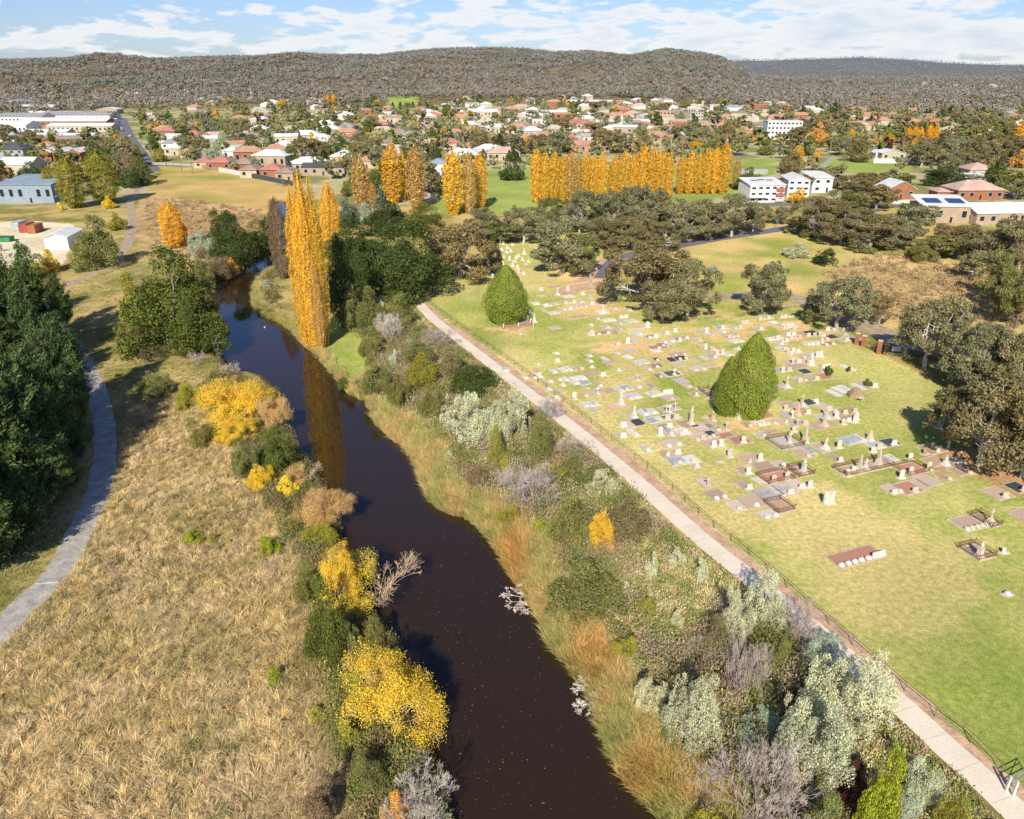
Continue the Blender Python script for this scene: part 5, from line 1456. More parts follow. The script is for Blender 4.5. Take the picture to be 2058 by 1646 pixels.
def signb(px, py, w_, h_, base, lb, rz, col, nm='sign_board', cat='sign'):
    x, y = at(px, py); o = empty(nm, x, y, 0, rz); tag(o, lb, cat)
    ob('board', MB().box(0, 0, base, w_, .06, h_).mesh('board', M_paint), o, col)
    for s in (-1, 1): p = ob('post', MB().box(s * w_ * .4, .06, 0, .08, .06, base + h_ * .9).mesh('post', M_metal), o)
signb(1799, 713, 1.5, .9, .7, 'blank white board on two posts right of the brick gateway', R(-12), (.8, .8, .8))
x, y = at(1817, 716); o = empty('post', x, y); tag(o, 'white wooden post right of the blank white board', 'post'); ob('shaft', MB().box(0, 0, 0, .16, .16, 1.5).mesh('shaft', M_paint), o, (.8, .8, .78)); ob('cap', MB().box(0, 0, 1.5, .2, .2, .05).mesh('cap', M_paint), o, (.7, .7, .68))
signb(1560, 458, .5, .6, 2.0, 'blue narrow sign beside the park road', 0, (.1, .3, .6)); signb(2036, 950, .5, .3, 1.0, 'small pale post sign in the shade at the right edge', 0, (.6, .8, .8))
def linefence(name, pts, sp, h, label, rails, postm, railm, pr=.045, rr=.03, wire=0):
    P = np.array(smooth([at(*p) for p in pts], 8)); seg = np.hypot(*np.diff(P, axis=0).T); L = np.concatenate([[0], np.cumsum(seg)]); n = int(L[-1] / sp)
    s = np.linspace(0, L[-1], n + 1); X = np.interp(s, L, P[:, 0]); Y = np.interp(s, L, P[:, 1])
    o = empty(name, X[0], Y[0], 0); tag(o, label, 'fence')
    pm = MB().tube((0, 0, 0), (0, 0, h), pr, pr, 6).mesh('post', postm)
    for i in range(n + 1)[:100]:
        p = ob('post', pm, o); p.location = (X[i] - X[0], Y[i] - Y[0], -.02)
    for z, r, nm in rails:
        m = MB()
        for i in range(n): m.tube((X[i] - X[0], Y[i] - Y[0], z), (X[i + 1] - X[0], Y[i + 1] - Y[0], z), r, r, 5)
        ob(nm, m.mesh(nm, railm), o)
    return o
linefence('rail_fence', [(2010,1556),(1975,1512),(1905,1462),(1812,1385),(1645,1238),(1500,1112),(1418,1047),(1320,958),(1220,880),(1137,812),(1016,722),(946,672),(880,624),(850,600)], 3., 1.05, 'long low timber top rail fence between the path and the graves', [(1.05, .042, 'top_rail'), (.55, .012, 'wire'), (.25, .012, 'wire')], M_wood, M_wood, .045)
linefence('wire_fence', [(1381,642),(1440,650),(1480,640),(1540,628),(1600,618),(1660,612)], 2.6, 1.1, 'thin wire mesh fence behind the farthest grave rows', [(1.08, .025, 'top_rail'), (.6, .012, 'wire'), (.25, .012, 'wire')], M_metal, M_metal, .04)
linefence('wire_fence', [(1680,450),(1720,490),(1790,502),(1860,515),(1960,520),(2058,545)], 4., 1.5, 'paddock wire fence in front of the gum belt', [(1.45, .02, 'wire'), (.8, .015, 'wire')], M_metal, M_metal, .06)
linefence('chain_rail', [(1780,715),(1820,722),(1880,740),(1935,760)], 4, .8, 'low rail right of the gateway along the soil track', [(.75, .03, 'rail')], M_metal, M_metal)
for px, py, lb in [(2021,1590,'left timber gate post at the end of the path fence'),(2035,1600,'right white gate post at the end of the path fence')]:
    x, y = at(px, py); o = empty('gate_post', x, y); tag(o, lb, 'gate post'); ob('shaft', MB().box(0, 0, 0, .16, .16, 1.5).mesh('shaft', M_paint), o, (.7, .68, .6)); ob('brace', MB().tube((0, 0, 1.2), (.6, .35, .1), .04).mesh('brace', M_metal), o)
x, y = at(2040, 1575); o = empty('field_gate', x, y, 0, R(25)); tag(o, 'tubular metal gate at the bottom right corner', 'gate')
m = MB()
for z in (.2, .55, .9, 1.2): m.tube((-.9, 0, z), (1.4, 0, z), .03)
m.tube((-.9, 0, .2), (-.9, 0, 1.2), .035).tube((1.4, 0, .2), (1.4, 0, 1.2), .035); ob('frame', m.mesh('frame', M_metal), o); ob('stay', MB().tube((-.9, 0, .2), (1.4, 0, 1.2), .03).mesh('stay', M_metal), o)
# culvert headwall across the gravel road
x, y = at(97, 1168); o = ob('culvert_slab', MB().box(0, 0, .03, 2.5, .9, .1, 0, .92).mesh('culvert_slab', M_stone), None, (.5, .48, .45)); o.location = (x, y, 0); o.rotation_euler = (0, 0, .1); tag(o, 'grey concrete culvert slab crossing the gravel road', 'culvert')
# egret on the river
x, y = at(532, 659, WL); m = MB(); m.lathe(0, 0, [(.03, 0), (.14, .06), (.17, .16), (.1, .25), (.04, .3)], 10); m.tube((.1, 0, .2), (.2, 0, .42), .035, .025); m.tube((.2, 0, .42), (.32, 0, .41), .035, .01)
o = ob('water_bird', m.mesh('water_bird', M_paint), None, (.85, .85, .82)); o.location = (x, y, WL); tag(o, 'white bird swimming in the blue part of the river', 'bird')

# ------------------------------------------------------------------ buildings
RC = dict(terra=(.66, .38, .25), red=(.62, .27, .22), brown=(.45, .34, .27), white=(.95, .94, .92), grey=(.42, .42, .43), dark=(.13, .13, .14), blue=(.38, .46, .55), cream=(.68, .62, .48), pink=(.74, .52, .42), green=(.30, .42, .34))
WC = dict(brick=(.42, .18, .10), cream=(.62, .54, .40), white=(.9, .88, .84), tan=(.52, .40, .28), grey=(.45, .46, .48), pink=(.56, .34, .25), blue=(.34, .42, .50), maroon=(.30, .10, .09))
OCC = []
WIN = {}
def wall_mesh(w_, d_, h_, gab=0, ax='x'):
    m = MB(); m.box(0, 0, 0, w_, d_, h_)
    if gab: m.prism([(-w_ / 2, h_ - .002), (w_ / 2, h_ - .002), (0, h_ + gab - .1)], -d_ / 2 + .003, d_ / 2 - .003)
    return m.mesh('wall', M_paint)
def hip_mesh(w_, d_, h_, rh, e=.5):
    m = MB(); W, D = w_ / 2 + e, d_ / 2 + e; r = max(W - D, .05) if W > D else .05; r2 = max(D - W, 0)
    top = [(-r, -r2, h_ + rh), (r, -r2, h_ + rh), (r, r2 + .01, h_ + rh), (-r, r2 + .01, h_ + rh)]
    m.add([(-W, -D, h_), (W, -D, h_), (W, D, h_), (-W, D, h_)] + top + [(-W, -D, h_ - .18), (W, -D, h_ - .18), (W, D, h_ - .18), (-W, D, h_ - .18)],
          [(0, 1, 5, 4), (1, 2, 6, 5), (2, 3, 7, 6), (3, 0, 4, 7), (4, 5, 6, 7), (8, 9, 1, 0), (9, 10, 2, 1), (10, 11, 3, 2), (11, 8, 0, 3), (11, 10, 9, 8)])
    return m.mesh('roof', M_roof)
def gable_mesh(w_, d_, h_, rh, e=.4):
    m = MB(); W = w_ / 2 + e; t = .15
    m.prism([(-W, h_ - rh * e / (w_ / 2)), (0, h_ + rh), (W, h_ - rh * e / (w_ / 2)), (W, h_ - rh * e / (w_ / 2) + t), (0, h_ + rh + t), (-W, h_ - rh * e / (w_ / 2) + t)], -d_ / 2 - e, d_ / 2 + e)
    return m.mesh('roof', M_roof)
def winm(w_, h_, mat=None):
    k = (round(w_, 1), round(h_, 1), mat)
    if k not in WIN:
        WIN[k] = (MB().box(0, 0, 0, w_, .06, h_).mesh('window', M_paint), MB().box(0, -.035, .08, w_ - .16, .03, h_ - .16).mesh('pane', M_glass))
    return WIN[k]
def add_window(o, x, y, z, w_, h_, rz=0, kind='window', col=(.7, .7, .68)):
    f, g_ = winm(w_, h_); a = ob(kind, f, o, col); a.location = (x, y, z); a.rotation_euler = (0, 0, rz); b = ob('pane' if kind == 'window' else 'panel', g_, a)
def house(px, py, wpx, h_, depth, roof, wall, style='hip', rz=0, label=None, zone='town', name='house', cat='house', storeys=1, rh=None, win=True, group=None, chim=False, wcol=None):
    x, y = land(px, py); z = hz1(x, y); dep = y * CS + (H - z) * SN; w_ = wpx * dep / FO
    y += depth / 2; OCC.append((x, y, max(w_, depth) * .55 + 3))
    o = empty(name, x, y, z - .05, rz); tag(o, label, cat, group)
    rh = rh if rh is not None else (min(w_, depth) * .24 if style == 'hip' else min(w_, depth) * .13)
    if style == 'hip':
        ob('wall', wall_mesh(w_, depth, h_), o, WC[wall]); ob('roof', hip_mesh(w_, depth, h_, rh), o, RC[roof])
    elif style == 'gable':
        ob('wall', wall_mesh(w_, depth, h_, rh), o, WC[wall]); ob('roof', gable_mesh(w_, depth, h_, rh), o, RC[roof])
    elif style == 'gablex':                              # ridge runs across the view
        a = empty('x', 0, 0); bpy.data.objects.remove(a)
        m1 = wall_mesh(depth, w_, h_, rh); m2 = gable_mesh(depth, w_, h_, rh); 
        q = ob('wall', m1, o, WC[wall]); q.rotation_euler = (0, 0, R(90)); q = ob('roof', m2, o, RC[roof]); q.rotation_euler = (0, 0, R(90))
    elif style == 'mono':
        ob('wall', wall_mesh(w_, depth, h_), o, WC[wall])
        m = MB(); W, D = w_ / 2 + .4, depth / 2 + .4; m.prism([(-D, h_ + .01), (D, h_ + rh), (D, h_ + rh + .2), (-D, h_ + .2)], -W, W); q = ob('roof', m.mesh('roof', M_roof), o, RC[roof]); q.rotation_euler = (0, 0, R(90))
    elif style == 'flat':
        ob('wall', wall_mesh(w_, depth, h_), o, WC[wall])
        ob('roof', MB().box(0, 0, h_, w_ + .3, depth + .3, .35).mesh('roof', M_roof), o, RC[roof])
    if win:
        sh = h_ / storeys; n = max(2, int(w_ / (3.6 if storeys < 3 else 2.8))); n = min(n, 14)
        for s in range(storeys):
            for i in range(n):
                xx = -w_ / 2 + (i + .5) * w_ / n
                if s == 0 and i == n // 2 and storeys < 3:
                    add_window(o, xx, -depth / 2 - .02, .05, 1.0, 2.1, 0, 'door', wcol or (.5, .45, .4))
                else: add_window(o, xx, -depth / 2 - .02, s * sh + sh * .35, min(1.7, w_ / n * .62), sh * .42, 0, 'window')
        for sx in (-1, 1):
            for j in range(max(1, min(3, int(depth / 5)))):
                add_window(o, sx * (w_ / 2 + .02), -depth / 2 + (j + .5) * depth / max(1, min(3, int(depth / 5))), h_ * .38 / storeys, 1.2, sh * .4, R(90) * sx, 'window')
    if chim: q = ob('chimney', MB().box(w_ * .22, 0, h_, .7, .7, rh + .5).mesh('chimney', M_paint), o, WC['brick'])
    if not label: autolabel(o, f'{ {"terra":"terracotta","red":"red","brown":"brown","white":"white","grey":"grey","dark":"dark","blue":"blue","cream":"cream","pink":"pinkish","green":"green"}[roof]} roofed {cat} with {dict(brick="brick",cream="cream",white="white",tan="tan",grey="grey",pink="pink",blue="blue",maroon="maroon")[wall]} walls', px, py, zone)
    return o, x, y, z, w_
hs = house
# right side, near
o, x, y, z, w_ = hs(1536,407,72,6.6,12,'white','white','mono',.12,'left white townhouse, three storeys with solar panels',storeys=3,rh=1.5,name='townhouse',cat='townhouse')
for i in range(3): q = ob('solar_panel', MB().box(-3 + i * 3.2, 1 + .8 * (i % 2), 7.65 + .12 * (1 + .8 * (i % 2)), 2.6, 1.4, .08).mesh('solar_panel', M_solar), o)
for i in range(3):
    q = ob('balcony', MB().box(w_ * .36, -6.5, .5 + 2.1 * i, 3.2, 1., .9).mesh('balcony', M_paint), o, (.62, .16, .12) if i else (.7, .7, .7))
ob('entry_canopy', MB().box(-w_ * .3, -6.9, 2.2, 7, 1.8, .5).mesh('entry_canopy', M_paint), o, WC['white'])
hs(1606,396,42,6.8,14,'white','white','gable',-.1,'middle white townhouse with a pointed gable',storeys=3,rh=1.6,name='townhouse',cat='townhouse')
hs(1648,387,42,6,12,'white','white','mono',.1,'right white townhouse with a sloping roof',storeys=2,rh=1.5,name='townhouse',cat='townhouse')
hs(1808,400,58,4,11,'white','brick','gable',.05,'red brick house with a plain white gable roof',chim=False,rh=3,wcol=(.7,.7,.7)); hs(1968,402,94,4,13,'pink','brick','hip',.03,'wide brick house with a pinkish tiled roof',rh=3.2,chim=True)
hs(1896,400,28,3,7,'pink','brick','hip',0,'small brick carport beside the wide brick house',name='garage',cat='garage',rh=1.2); hs(1972,356,50,3.6,12,'pink','cream','hip',0,'pink tiled house behind the wide brick house')
hs(1955,372,60,3.4,9,'white','white','mono',0,'pale flat roofed house behind the wide brick house',rh=.8)
o, x, y, z, w_ = hs(1902,448,92,5.5,13,'white','tan','mono',-.12,'cream building with two banks of solar panels',rh=2.,wcol=(.6,.6,.6),name='building',cat='building')
for i in range(2): 
    q = ob('solar_panel', MB().box(0, 0, 0, w_ * .33, 5, .08).mesh('solar_panel', M_solar), o); q.location = (-w_ * .22 + i * w_ * .48, -1.0, 6.75); q.rotation_euler = (math.atan2(2., 13.8), 0, 0)
hs(2000,452,95,4,14,'white','tan','gablex',.1,'low building with a wide white sheet roof',rh=2.4,name='building',cat='building'); hs(2060,450,60,4,13,'white','tan','gablex',.1,'white roofed annex cut by the right edge',rh=2.2,name='building',cat='building')
hs(1800,328,90,2.2,.5,'white','white','flat',0,'long low white wall beside the sports field',win=False,name='boundary_wall',cat='wall'); hs(1795,322,48,4,12,'white','cream','gable',0,'white pavilion beside the sports field',rh=1.6,name='pavilion',cat='pavilion'); hs(1770,320,22,3.6,9,'white','white','gable',0,'little white shed left of the pavilion',rh=1.4,name='shed',cat='shed')
hs(1575,280,68,13,14,'white','white','flat',-.05,'white four storey block of flats with a grid of windows',storeys=4,name='apartment_building',cat='apartments')
hs(1512,350,60,1.8,5,'cream','grey','flat',0,'low concrete footbridge over the park creek',win=False,name='footbridge',cat='bridge')
# middle
hs(1182,306,84,4.5,12,'terra','pink','gablex',.1,'long terracotta roofed motel behind the poplar wall',rh=2.2,storeys=1,name='motel',cat='motel'); hs(1262,303,70,6.5,16,'pink','pink','flat',0,'pink brick block with stepped flat roofs',storeys=2,name='building',cat='building'); hs(1250,296,16,9.5,6,'pink','pink','flat',0,'square tower rising from the pink brick block',win=False,name='tower',cat='tower')
hs(1378,240,34,9,14,'cream','cream','flat',.3,'cream three storey flats on the rise',storeys=3,name='apartment_building',cat='apartments'); hs(1395,246,30,9,14,'grey','cream','flat',.3,'second cream flats block, right of the first on the rise',storeys=3,name='apartment_building',cat='apartments'); hs(1335,243,36,8,14,'pink','pink','flat',0,'pink block with barred windows left of the cream flats',storeys=2,name='building',cat='building')
hs(1165,218,86,6,14,'white','maroon','gablex',0,'long white roofed terraces with maroon trim',storeys=2,name='terrace_block',cat='terrace'); hs(1200,213,80,6,14,'white','white','gablex',0,'second long white terrace row behind the maroon one',storeys=2,name='terrace_block',cat='terrace')
hs(1092,262,44,7,18,'white','white','flat',0,'white box building with dark upper windows',storeys=2,name='shop',cat='shop'); hs(1150,262,70,4.5,20,'red','white','gablex',0,'low shop row with a red roof band',name='shop',cat='shop'); hs(970,238,60,5,20,'white','cream','gablex',0,'long pale shed roof in the middle of the town',name='shed',cat='shed'); hs(1110,240,60,4.5,20,'white','cream','gablex',0,'white shopping shed behind the box building',name='shed',cat='shed')
# left
for px, py, w_, h_, d_, rf, wl, lb in [(30,218,58,8,24,'blue','blue','pale blue gabled factory shed at the far left'),(150,236,140,6,26,'grey','white','long grey roofed factory in the white shed group'),(130,252,170,5,20,'white','brick','long white factory front with a red brick band'),(40,244,90,7,26,'grey','white','dark windowed shed left of the long factory'),(20,268,70,7,24,'white','white','big plain white shed at the left edge'),(160,262,130,5,16,'white','cream','lowest long white showroom of the shed group'),(95,232,120,6,20,'white','white','white roofed hall behind the long factory'),(178,205,46,6,20,'cream','cream','cream shed above the factories'),
                                       (215,226,40,6,18,'white','tan','small factory end beside the avenue'),(14,284,46,5,18,'white','white','white shed below the big plain one'),(75,214,50,5,16,'white','grey','flat topped shed between the far sheds'),(230,190,34,6,14,'cream','cream','cream hall on the slope left of the avenue head'),(195,250,70,5,14,'white','white','white showroom at the right end of the factory group'),(90,276,90,5,14,'white','cream','white shed below the lowest showroom'),(70,225,80,6,16,'white','white','bright white hall between the far sheds')]:
    hs(px,py,w_,h_,d_,rf,wl,'gablex' if w_ > 60 else 'gable',0,lb,name='factory_shed',cat='shed')
hs(110,290,160,4,14,'brown','brick','gablex',0,'long brown roofed brick row behind the terraces',name='terrace_block',cat='terrace'); hs(118,281,140,4,10,'white','white','gablex',0,'long white roof above the brown brick row',name='terrace_block',cat='terrace')
for i, (px, py) in enumerate([(92,326),(122,326),(152,326),(178,324)]): hs(px,py,26,5.5,12,'white','brick','gable',0,f'{["first","second","third","fourth"][i]} gabled unit of the red brick terrace, from the left',storeys=2,rh=2,name='terrace_house',cat='terrace house',group='red brick terrace units')
for i, (px, py) in enumerate([(55,318),(88,306),(140,304)]): hs(px,py,34,4,12,'terra','brick','hip',0,f'terracotta roofed brick house, {["left","middle","right"][i]} of three behind the terrace',group='terracotta houses behind the terrace')
hs(20,322,60,6,14,'dark','grey','hip',0,'dark roofed grey house at the left edge',storeys=2); hs(32,352,66,5,14,'white','green' if 'green' in WC else 'cream','gablex',0,'low building with a pale green gable at the left edge',rh=3,name='building',cat='building')
hs(55,408,110,7,20,'blue','blue','mono',.0,'grey blue warehouse with a ribbed sheet roof',rh=1.5,name='warehouse',cat='warehouse'); 
o, x, y, z, w_ = hs(110,503,44,3.8,12,'white','white','gable',.15,'bright white shed standing in the container yard',rh=.9,win=False,name='shed',cat='shed'); ob('door', MB().box(0, -6.05, .1, 3, .08, 2.8).mesh('door', M_paint), o, (.7, .72, .72))
for px, py, c, lb in [(62,470,(.55,.20,.09),'orange shipping container in the yard'),(45,468,(.50,.12,.09),'red shipping container in the yard'),(30,464,(.55,.62,.66),'pale blue shipping container in the yard')]:
    x, y = at(px, py); o = empty('shipping_container', x, y + 3, 0, .12); tag(o, lb, 'container'); m = MB(); m.box(0, 0, .1, 2.45, 6.0, 2.5)
    for i in range(14): m.box(1.24, -2.8 + i * .43, .2, .06, .2, 2.3).box(-1.24, -2.8 + i * .43, .2, .06, .2, 2.3)
    ob('body', m.mesh('body', M_roof), o, c)
    for s in (-1, 1): q = ob('door', MB().box(s * .6, -3.03, .2, 1.12, .06, 2.3).mesh('door', M_roof), o, [k * .9 for k in c])
for i, px in enumerate((5, 18)):
    x, y = at(px, 485); o = empty('skip_bin', x, y, 0, 0); tag(o, ['green skip bin at the very left of the yard', 'second green skip bin in the yard'][i], 'bin'); m = MB(); m.box(0, 0, .1, 2.0, 2.6, 1.3, 0, 1.15); ob('body', m.mesh('body', M_roof), o, (.08, .33, .12)); ob('lid', MB().box(0, 0, 1.4, 2.4, 3.0, .08).mesh('lid', M_roof), o, (.05, .25, .1))
x, y = at(3, 505); o = empty('yard_screen', x, y); tag(o, 'dark screen edge at the left of the yard', 'screen'); ob('panel', MB().box(0, 0, 0, 1, .1, 2).mesh('panel', M_paint), o, (.2, .2, .22)); ob('post', MB().box(.5, 0, 0, .1, .12, 2.1).mesh('post', M_metal), o)
hs(440,342,48,4,12,'red','brick','hip',0,'red tiled brick house at the top of the dry field'); hs(408,338,34,3.4,10,'red','cream','hip',0,'small red roofed house left of the red tiled one'); hs(487,345,44,4,12,'brown','brick','hip',0,'brown tiled house right of the red tiled one'); hs(545,358,44,4,12,'red','brick','hip',0,'red roofed house by the dark fence'); hs(500,358,34,4,12,'brown','cream','hip',0,'low brown house behind the white fence'); hs(572,364,36,4,12,'brown','tan','hip',0,'brown roofed unit at the end of the white fence')
hs(565,328,44,4.5,13,'grey','cream','hip',0,'grey tiled cream house, left of a pair'); hs(607,328,44,4.5,13,'grey','cream','hip',0,'grey tiled cream house, right of a pair'); hs(650,353,86,4,12,'dark','tan','gablex',0,'low house with a long dark roof near the riverside poplars'); hs(610,312,40,4,13,'white','cream','hip',0,'white roofed house behind the grey tiled pair'); hs(400,325,26,3.6,8,'blue','blue','flat',0,'bright blue shed beside the field road',name='shed',cat='shed')
for px, py, w_, rf, wl in [(340,285,46,'white','white'),(350,300,50,'grey','white'),(430,290,60,'white','grey'),(500,285,60,'blue','white'),(610,282,60,'white','grey'),(350,312,40,'white','cream'),(465,318,34,'white','white'),(690,330,50,'white','cream'),(700,305,44,'brown','tan'),(745,300,40,'terra','cream'),(770,372,40,'grey','white'),(660,270,46,'white','cream'),(760,330,40,'red','white'),
    (830,330,40,'brown','cream'),(880,345,34,'blue','white'),(870,372,34,'white','white'),(905,300,36,'red','cream'),(915,280,42,'terra','brick'),(960,305,50,'terra','cream'),(985,290,36,'terra','brick'),(1040,298,34,'blue','white'),(1095,285,36,'terra','brick'),(1070,292,60,'terra','brick'),(1010,322,66,'pink','cream'),(840,308,36,'terra','cream'),(800,280,44,'brown','cream'),(855,272,46,'terra','cream'),
    (1460,262,44,'terra','cream'),(1500,250,40,'pink','cream'),(1640,250,40,'terra','pink'),(1660,256,44,'terra','pink'),(1720,262,60,'pink','cream'),(1700,240,36,'white','cream'),(1770,250,44,'terra','cream'),(1620,240,44,'brown','cream'),(1800,238,34,'terra','cream'),(1910,262,40,'pink','cream'),(1835,228,36,'terra','brick'),(2000,245,30,'terra','brick'),(2040,262,36,'pink','cream'),(1412,262,44,'terra','cream'),(1380,275,50,'white','white'),
    (1010,232,36,'terra','cream'),(1050,228,40,'pink','cream'),(1440,232,40,'white','white'),(1475,222,34,'blue','white'),(1530,232,34,'cream','cream'),(1560,245,34,'terra','cream'),(1845,176,12,'cream','cream'),(1870,178,22,'pink','cream'),(1930,176,30,'cream','cream'),(1290,262,44,'red','white'),(1240,243,40,'terra','cream'),(1490,270,36,'terra','pink'),(1600,256,34,'pink','cream'),(1745,238,30,'terra','pink')]:
    hs(px, py, w_, 4.2, 12, rf, wl, 'hip' if rf not in ('white', 'blue', 'grey') or random.random() < .4 else 'gablex', random.gauss(0, .1), None, win=py > 270)
# fences along the dry field and by the tennis court
def panelfence(name, p0, p1, h_, col, lb, n=8):
    a = at(*p0); b = at(*p1); L_ = math.hypot(b[0] - a[0], b[1] - a[1]); o = empty(name, *a, 0, math.atan2(b[1] - a[1], b[0] - a[0])); tag(o, lb, 'fence')
    ob('panel', MB().box(L_ / 2, 0, .05, L_, .08, h_).mesh('panel', M_paint), o, col); pm = MB().box(0, 0, 0, .14, .14, h_ + .15).mesh('post', M_paint)
    for i in range(n + 1): q = ob('post', pm, o, [c * .9 for c in col]); q.location = (L_ * i / n, 0, 0)
panelfence('panel_fence', (440,345), (510,358), 2.2, (.78, .76, .70), 'white panel fence at the top of the dry field'); panelfence('panel_fence', (510,358), (588,374), 2.2, (.10, .10, .10), 'dark panel fence at the top of the dry field'); panelfence('panel_fence', (392,335), (440,345), 1.8, (.40, .34, .28), 'brown paling fence at the top of the dry field'); panelfence('panel_fence', (285,330), (392,334), 1.2, (.50, .47, .42), 'low post fence along the street above the dry field', 20)
panelfence('mesh_fence', (1638,352), (1673,322), 2.6, (.72, .76, .78), 'tall grey mesh fence beside the sports field', 8); panelfence('panel_fence', (1790,410), (1840,410), 1.5, (.75, .72, .60), 'cream front wall of the red brick house'); panelfence('panel_fence', (1850,410), (1885,409), 1.5, (.75, .72, .60), 'cream front wall beside the carport'); panelfence('panel_fence', (880,404), (840,385), 1.5, (.75, .74, .70), 'white fence behind the broad golden poplar')
# poles and lights
def pole(px, py, top, lb, kind='power', z=0):
    x, y = land(px, py); z0 = hz1(x, y); _, f, d = ray(px, top); h_ = H - y * d / f - z0; r = .13 if kind != 'light' else .1
    o = empty('power_pole' if kind == 'power' else 'light_pole', x, y, z0, random.gauss(0, .15)); tag(o, lb, 'pole')
    q = ob('shaft', MB().tube((0, 0, 0), (0, 0, h_), r * 1.3, r * .8, 7).mesh('shaft', M_wood if kind == 'power' else M_metal), o)
    if kind == 'power':
        ob('crossarm', MB().box(0, 0, h_ - .8, 2.4, .12, .14).mesh('crossarm', M_wood), o); m = MB()
        for s in (-1, -.4, .4, 1): m.lathe(s, 0, [(.05, h_ - .66), (.07, h_ - .5), (.03, h_ - .42)], 6)
        ob('insulators', m.mesh('insulators', M_stone), o, (.7, .7, .7))
    elif kind == 'light': ob('lamp', MB().box(.5, 0, h_ - .08, 1.1, .25, .12).mesh('lamp', M_metal), o)
    else: ob('lamp_bank', MB().box(0, -.3, h_ - 1.2, 2.6, .3, 1.0).mesh('lamp_bank', M_metal), o)
for i, (px, py, tp) in enumerate([(397,272,220),(421,272,222),(525,270,218),(550,268,222),(650,250,212)]): pole(px, py, tp, f'white floodlight mast, {ORD[i]}' + ('' if i == 0 else ' from left') + ' of the row over the houses', 'mast')
for px, py, tp, lb, k in [(1031,362,316,'lone white light pole at the corner of the green park','light'),(366,346,300,'timber power pole left of the field corner','power'),(388,350,318,'timber power pole standing in the dry field','power'),(310,340,290,'power pole beside the grassy corner','power'),(335,335,298,'second power pole beside the grassy corner','power'),(226,330,255,'tall power pole beside the avenue, left','power'),(248,320,262,'power pole beside the avenue, right','power'),
    (569,375,340,'thin power pole at the end of the dark fence','power'),(788,280,238,'wire pylon pole above the park, left','power'),(785,282,242,'wire pylon pole pair above the park','power'),(742,285,258,'power pole left of the pylon pair','power'),(835,284,258,'power pole right of the pylon pair','power'),(933,300,258,'power pole behind the terracotta house','power'),(976,300,270,'power pole beside the dark conifer','power'),(1348,418,362,'power pole in front of the poplar wall gap','power'),
    (1912,402,371,'power pole in front of the wide brick house','power'),(1763,396,370,'power pole left of the red brick house','power'),(1638,318,282,'light pole left of the sports field','light'),(1666,322,282,'tall light pole at the mesh fence','light'),(1700,318,295,'first timber post beside the sports field','power'),(1718,318,295,'second timber post beside the sports field','power'),(1733,318,296,'third timber post beside the sports field','power'),(1742,318,284,'tallest timber post beside the sports field','power'),(1749,318,296,'fourth timber post beside the sports field','power'),
    (1504,312,284,'light pole on the park slope','light'),(2030,345,300,'steel power pole near the right edge','power'),(2003,298,265,'thin light pole near the right edge','light'),(1372,300,262,'light pole left of the round yellow tree','light'),(860,298,268,'power pole in front of the red trees','power'),(1660,255,228,'thin pole above the orange tree','light'),(1990,420,395,'power pole above the white sheet roofs','power'),(455,330,296,'power pole behind the red tiled house','power')]:
    pole(px, py, tp, lb, k)
# parked cars
def car(px, py, rz, col, lb):
    x, y = land(px, py); o = empty('parked_car', x, y, hz1(x, y) + .06, rz); tag(o, lb, 'car', 'parked cars in the town')
    prof = [(-2.1, .35), (2.1, .35), (2.15, .8), (1.2, .95), (.6, 1.4), (-1.2, 1.42), (-1.9, .98), (-2.15, .85)]
    ob('body', MB().prism(prof, -.85, .85).mesh('body', M_roof), o, col); ob('windows', MB().prism([(1.05, .98), (.58, 1.34), (-1.15, 1.36), (-1.7, 1.0)], -.87, .87).mesh('windows', M_glass), o)
    for a in (-1.3, 1.3):
        for b in (-.8, .8): ob('wheel', MB().tube((a, b - .1, .33), (a, b + .1, .33), .33, .33, 10).mesh('wheel', M_solar), o).color = (0, 0, 0, 1)
for px, py, rz, col, lb in [(1742,413,0,(.7,.7,.7),'white car parked on the street behind the gums'),(1925,404,.1,(.05,.05,.06),'dark car in the driveway of the brick house'),(289,312,1.7,(.7,.7,.7),'white car driving on the town avenue'),(262,272,1.7,(.6,.6,.6),'pale car at the far end of the avenue'),(66,348,0,(.75,.6,.1),'yellow loader parked near the green gabled building'),(22,352,0,(.7,.7,.7),'white van parked at the left edge')]: car(px, py, rz, col, lb)

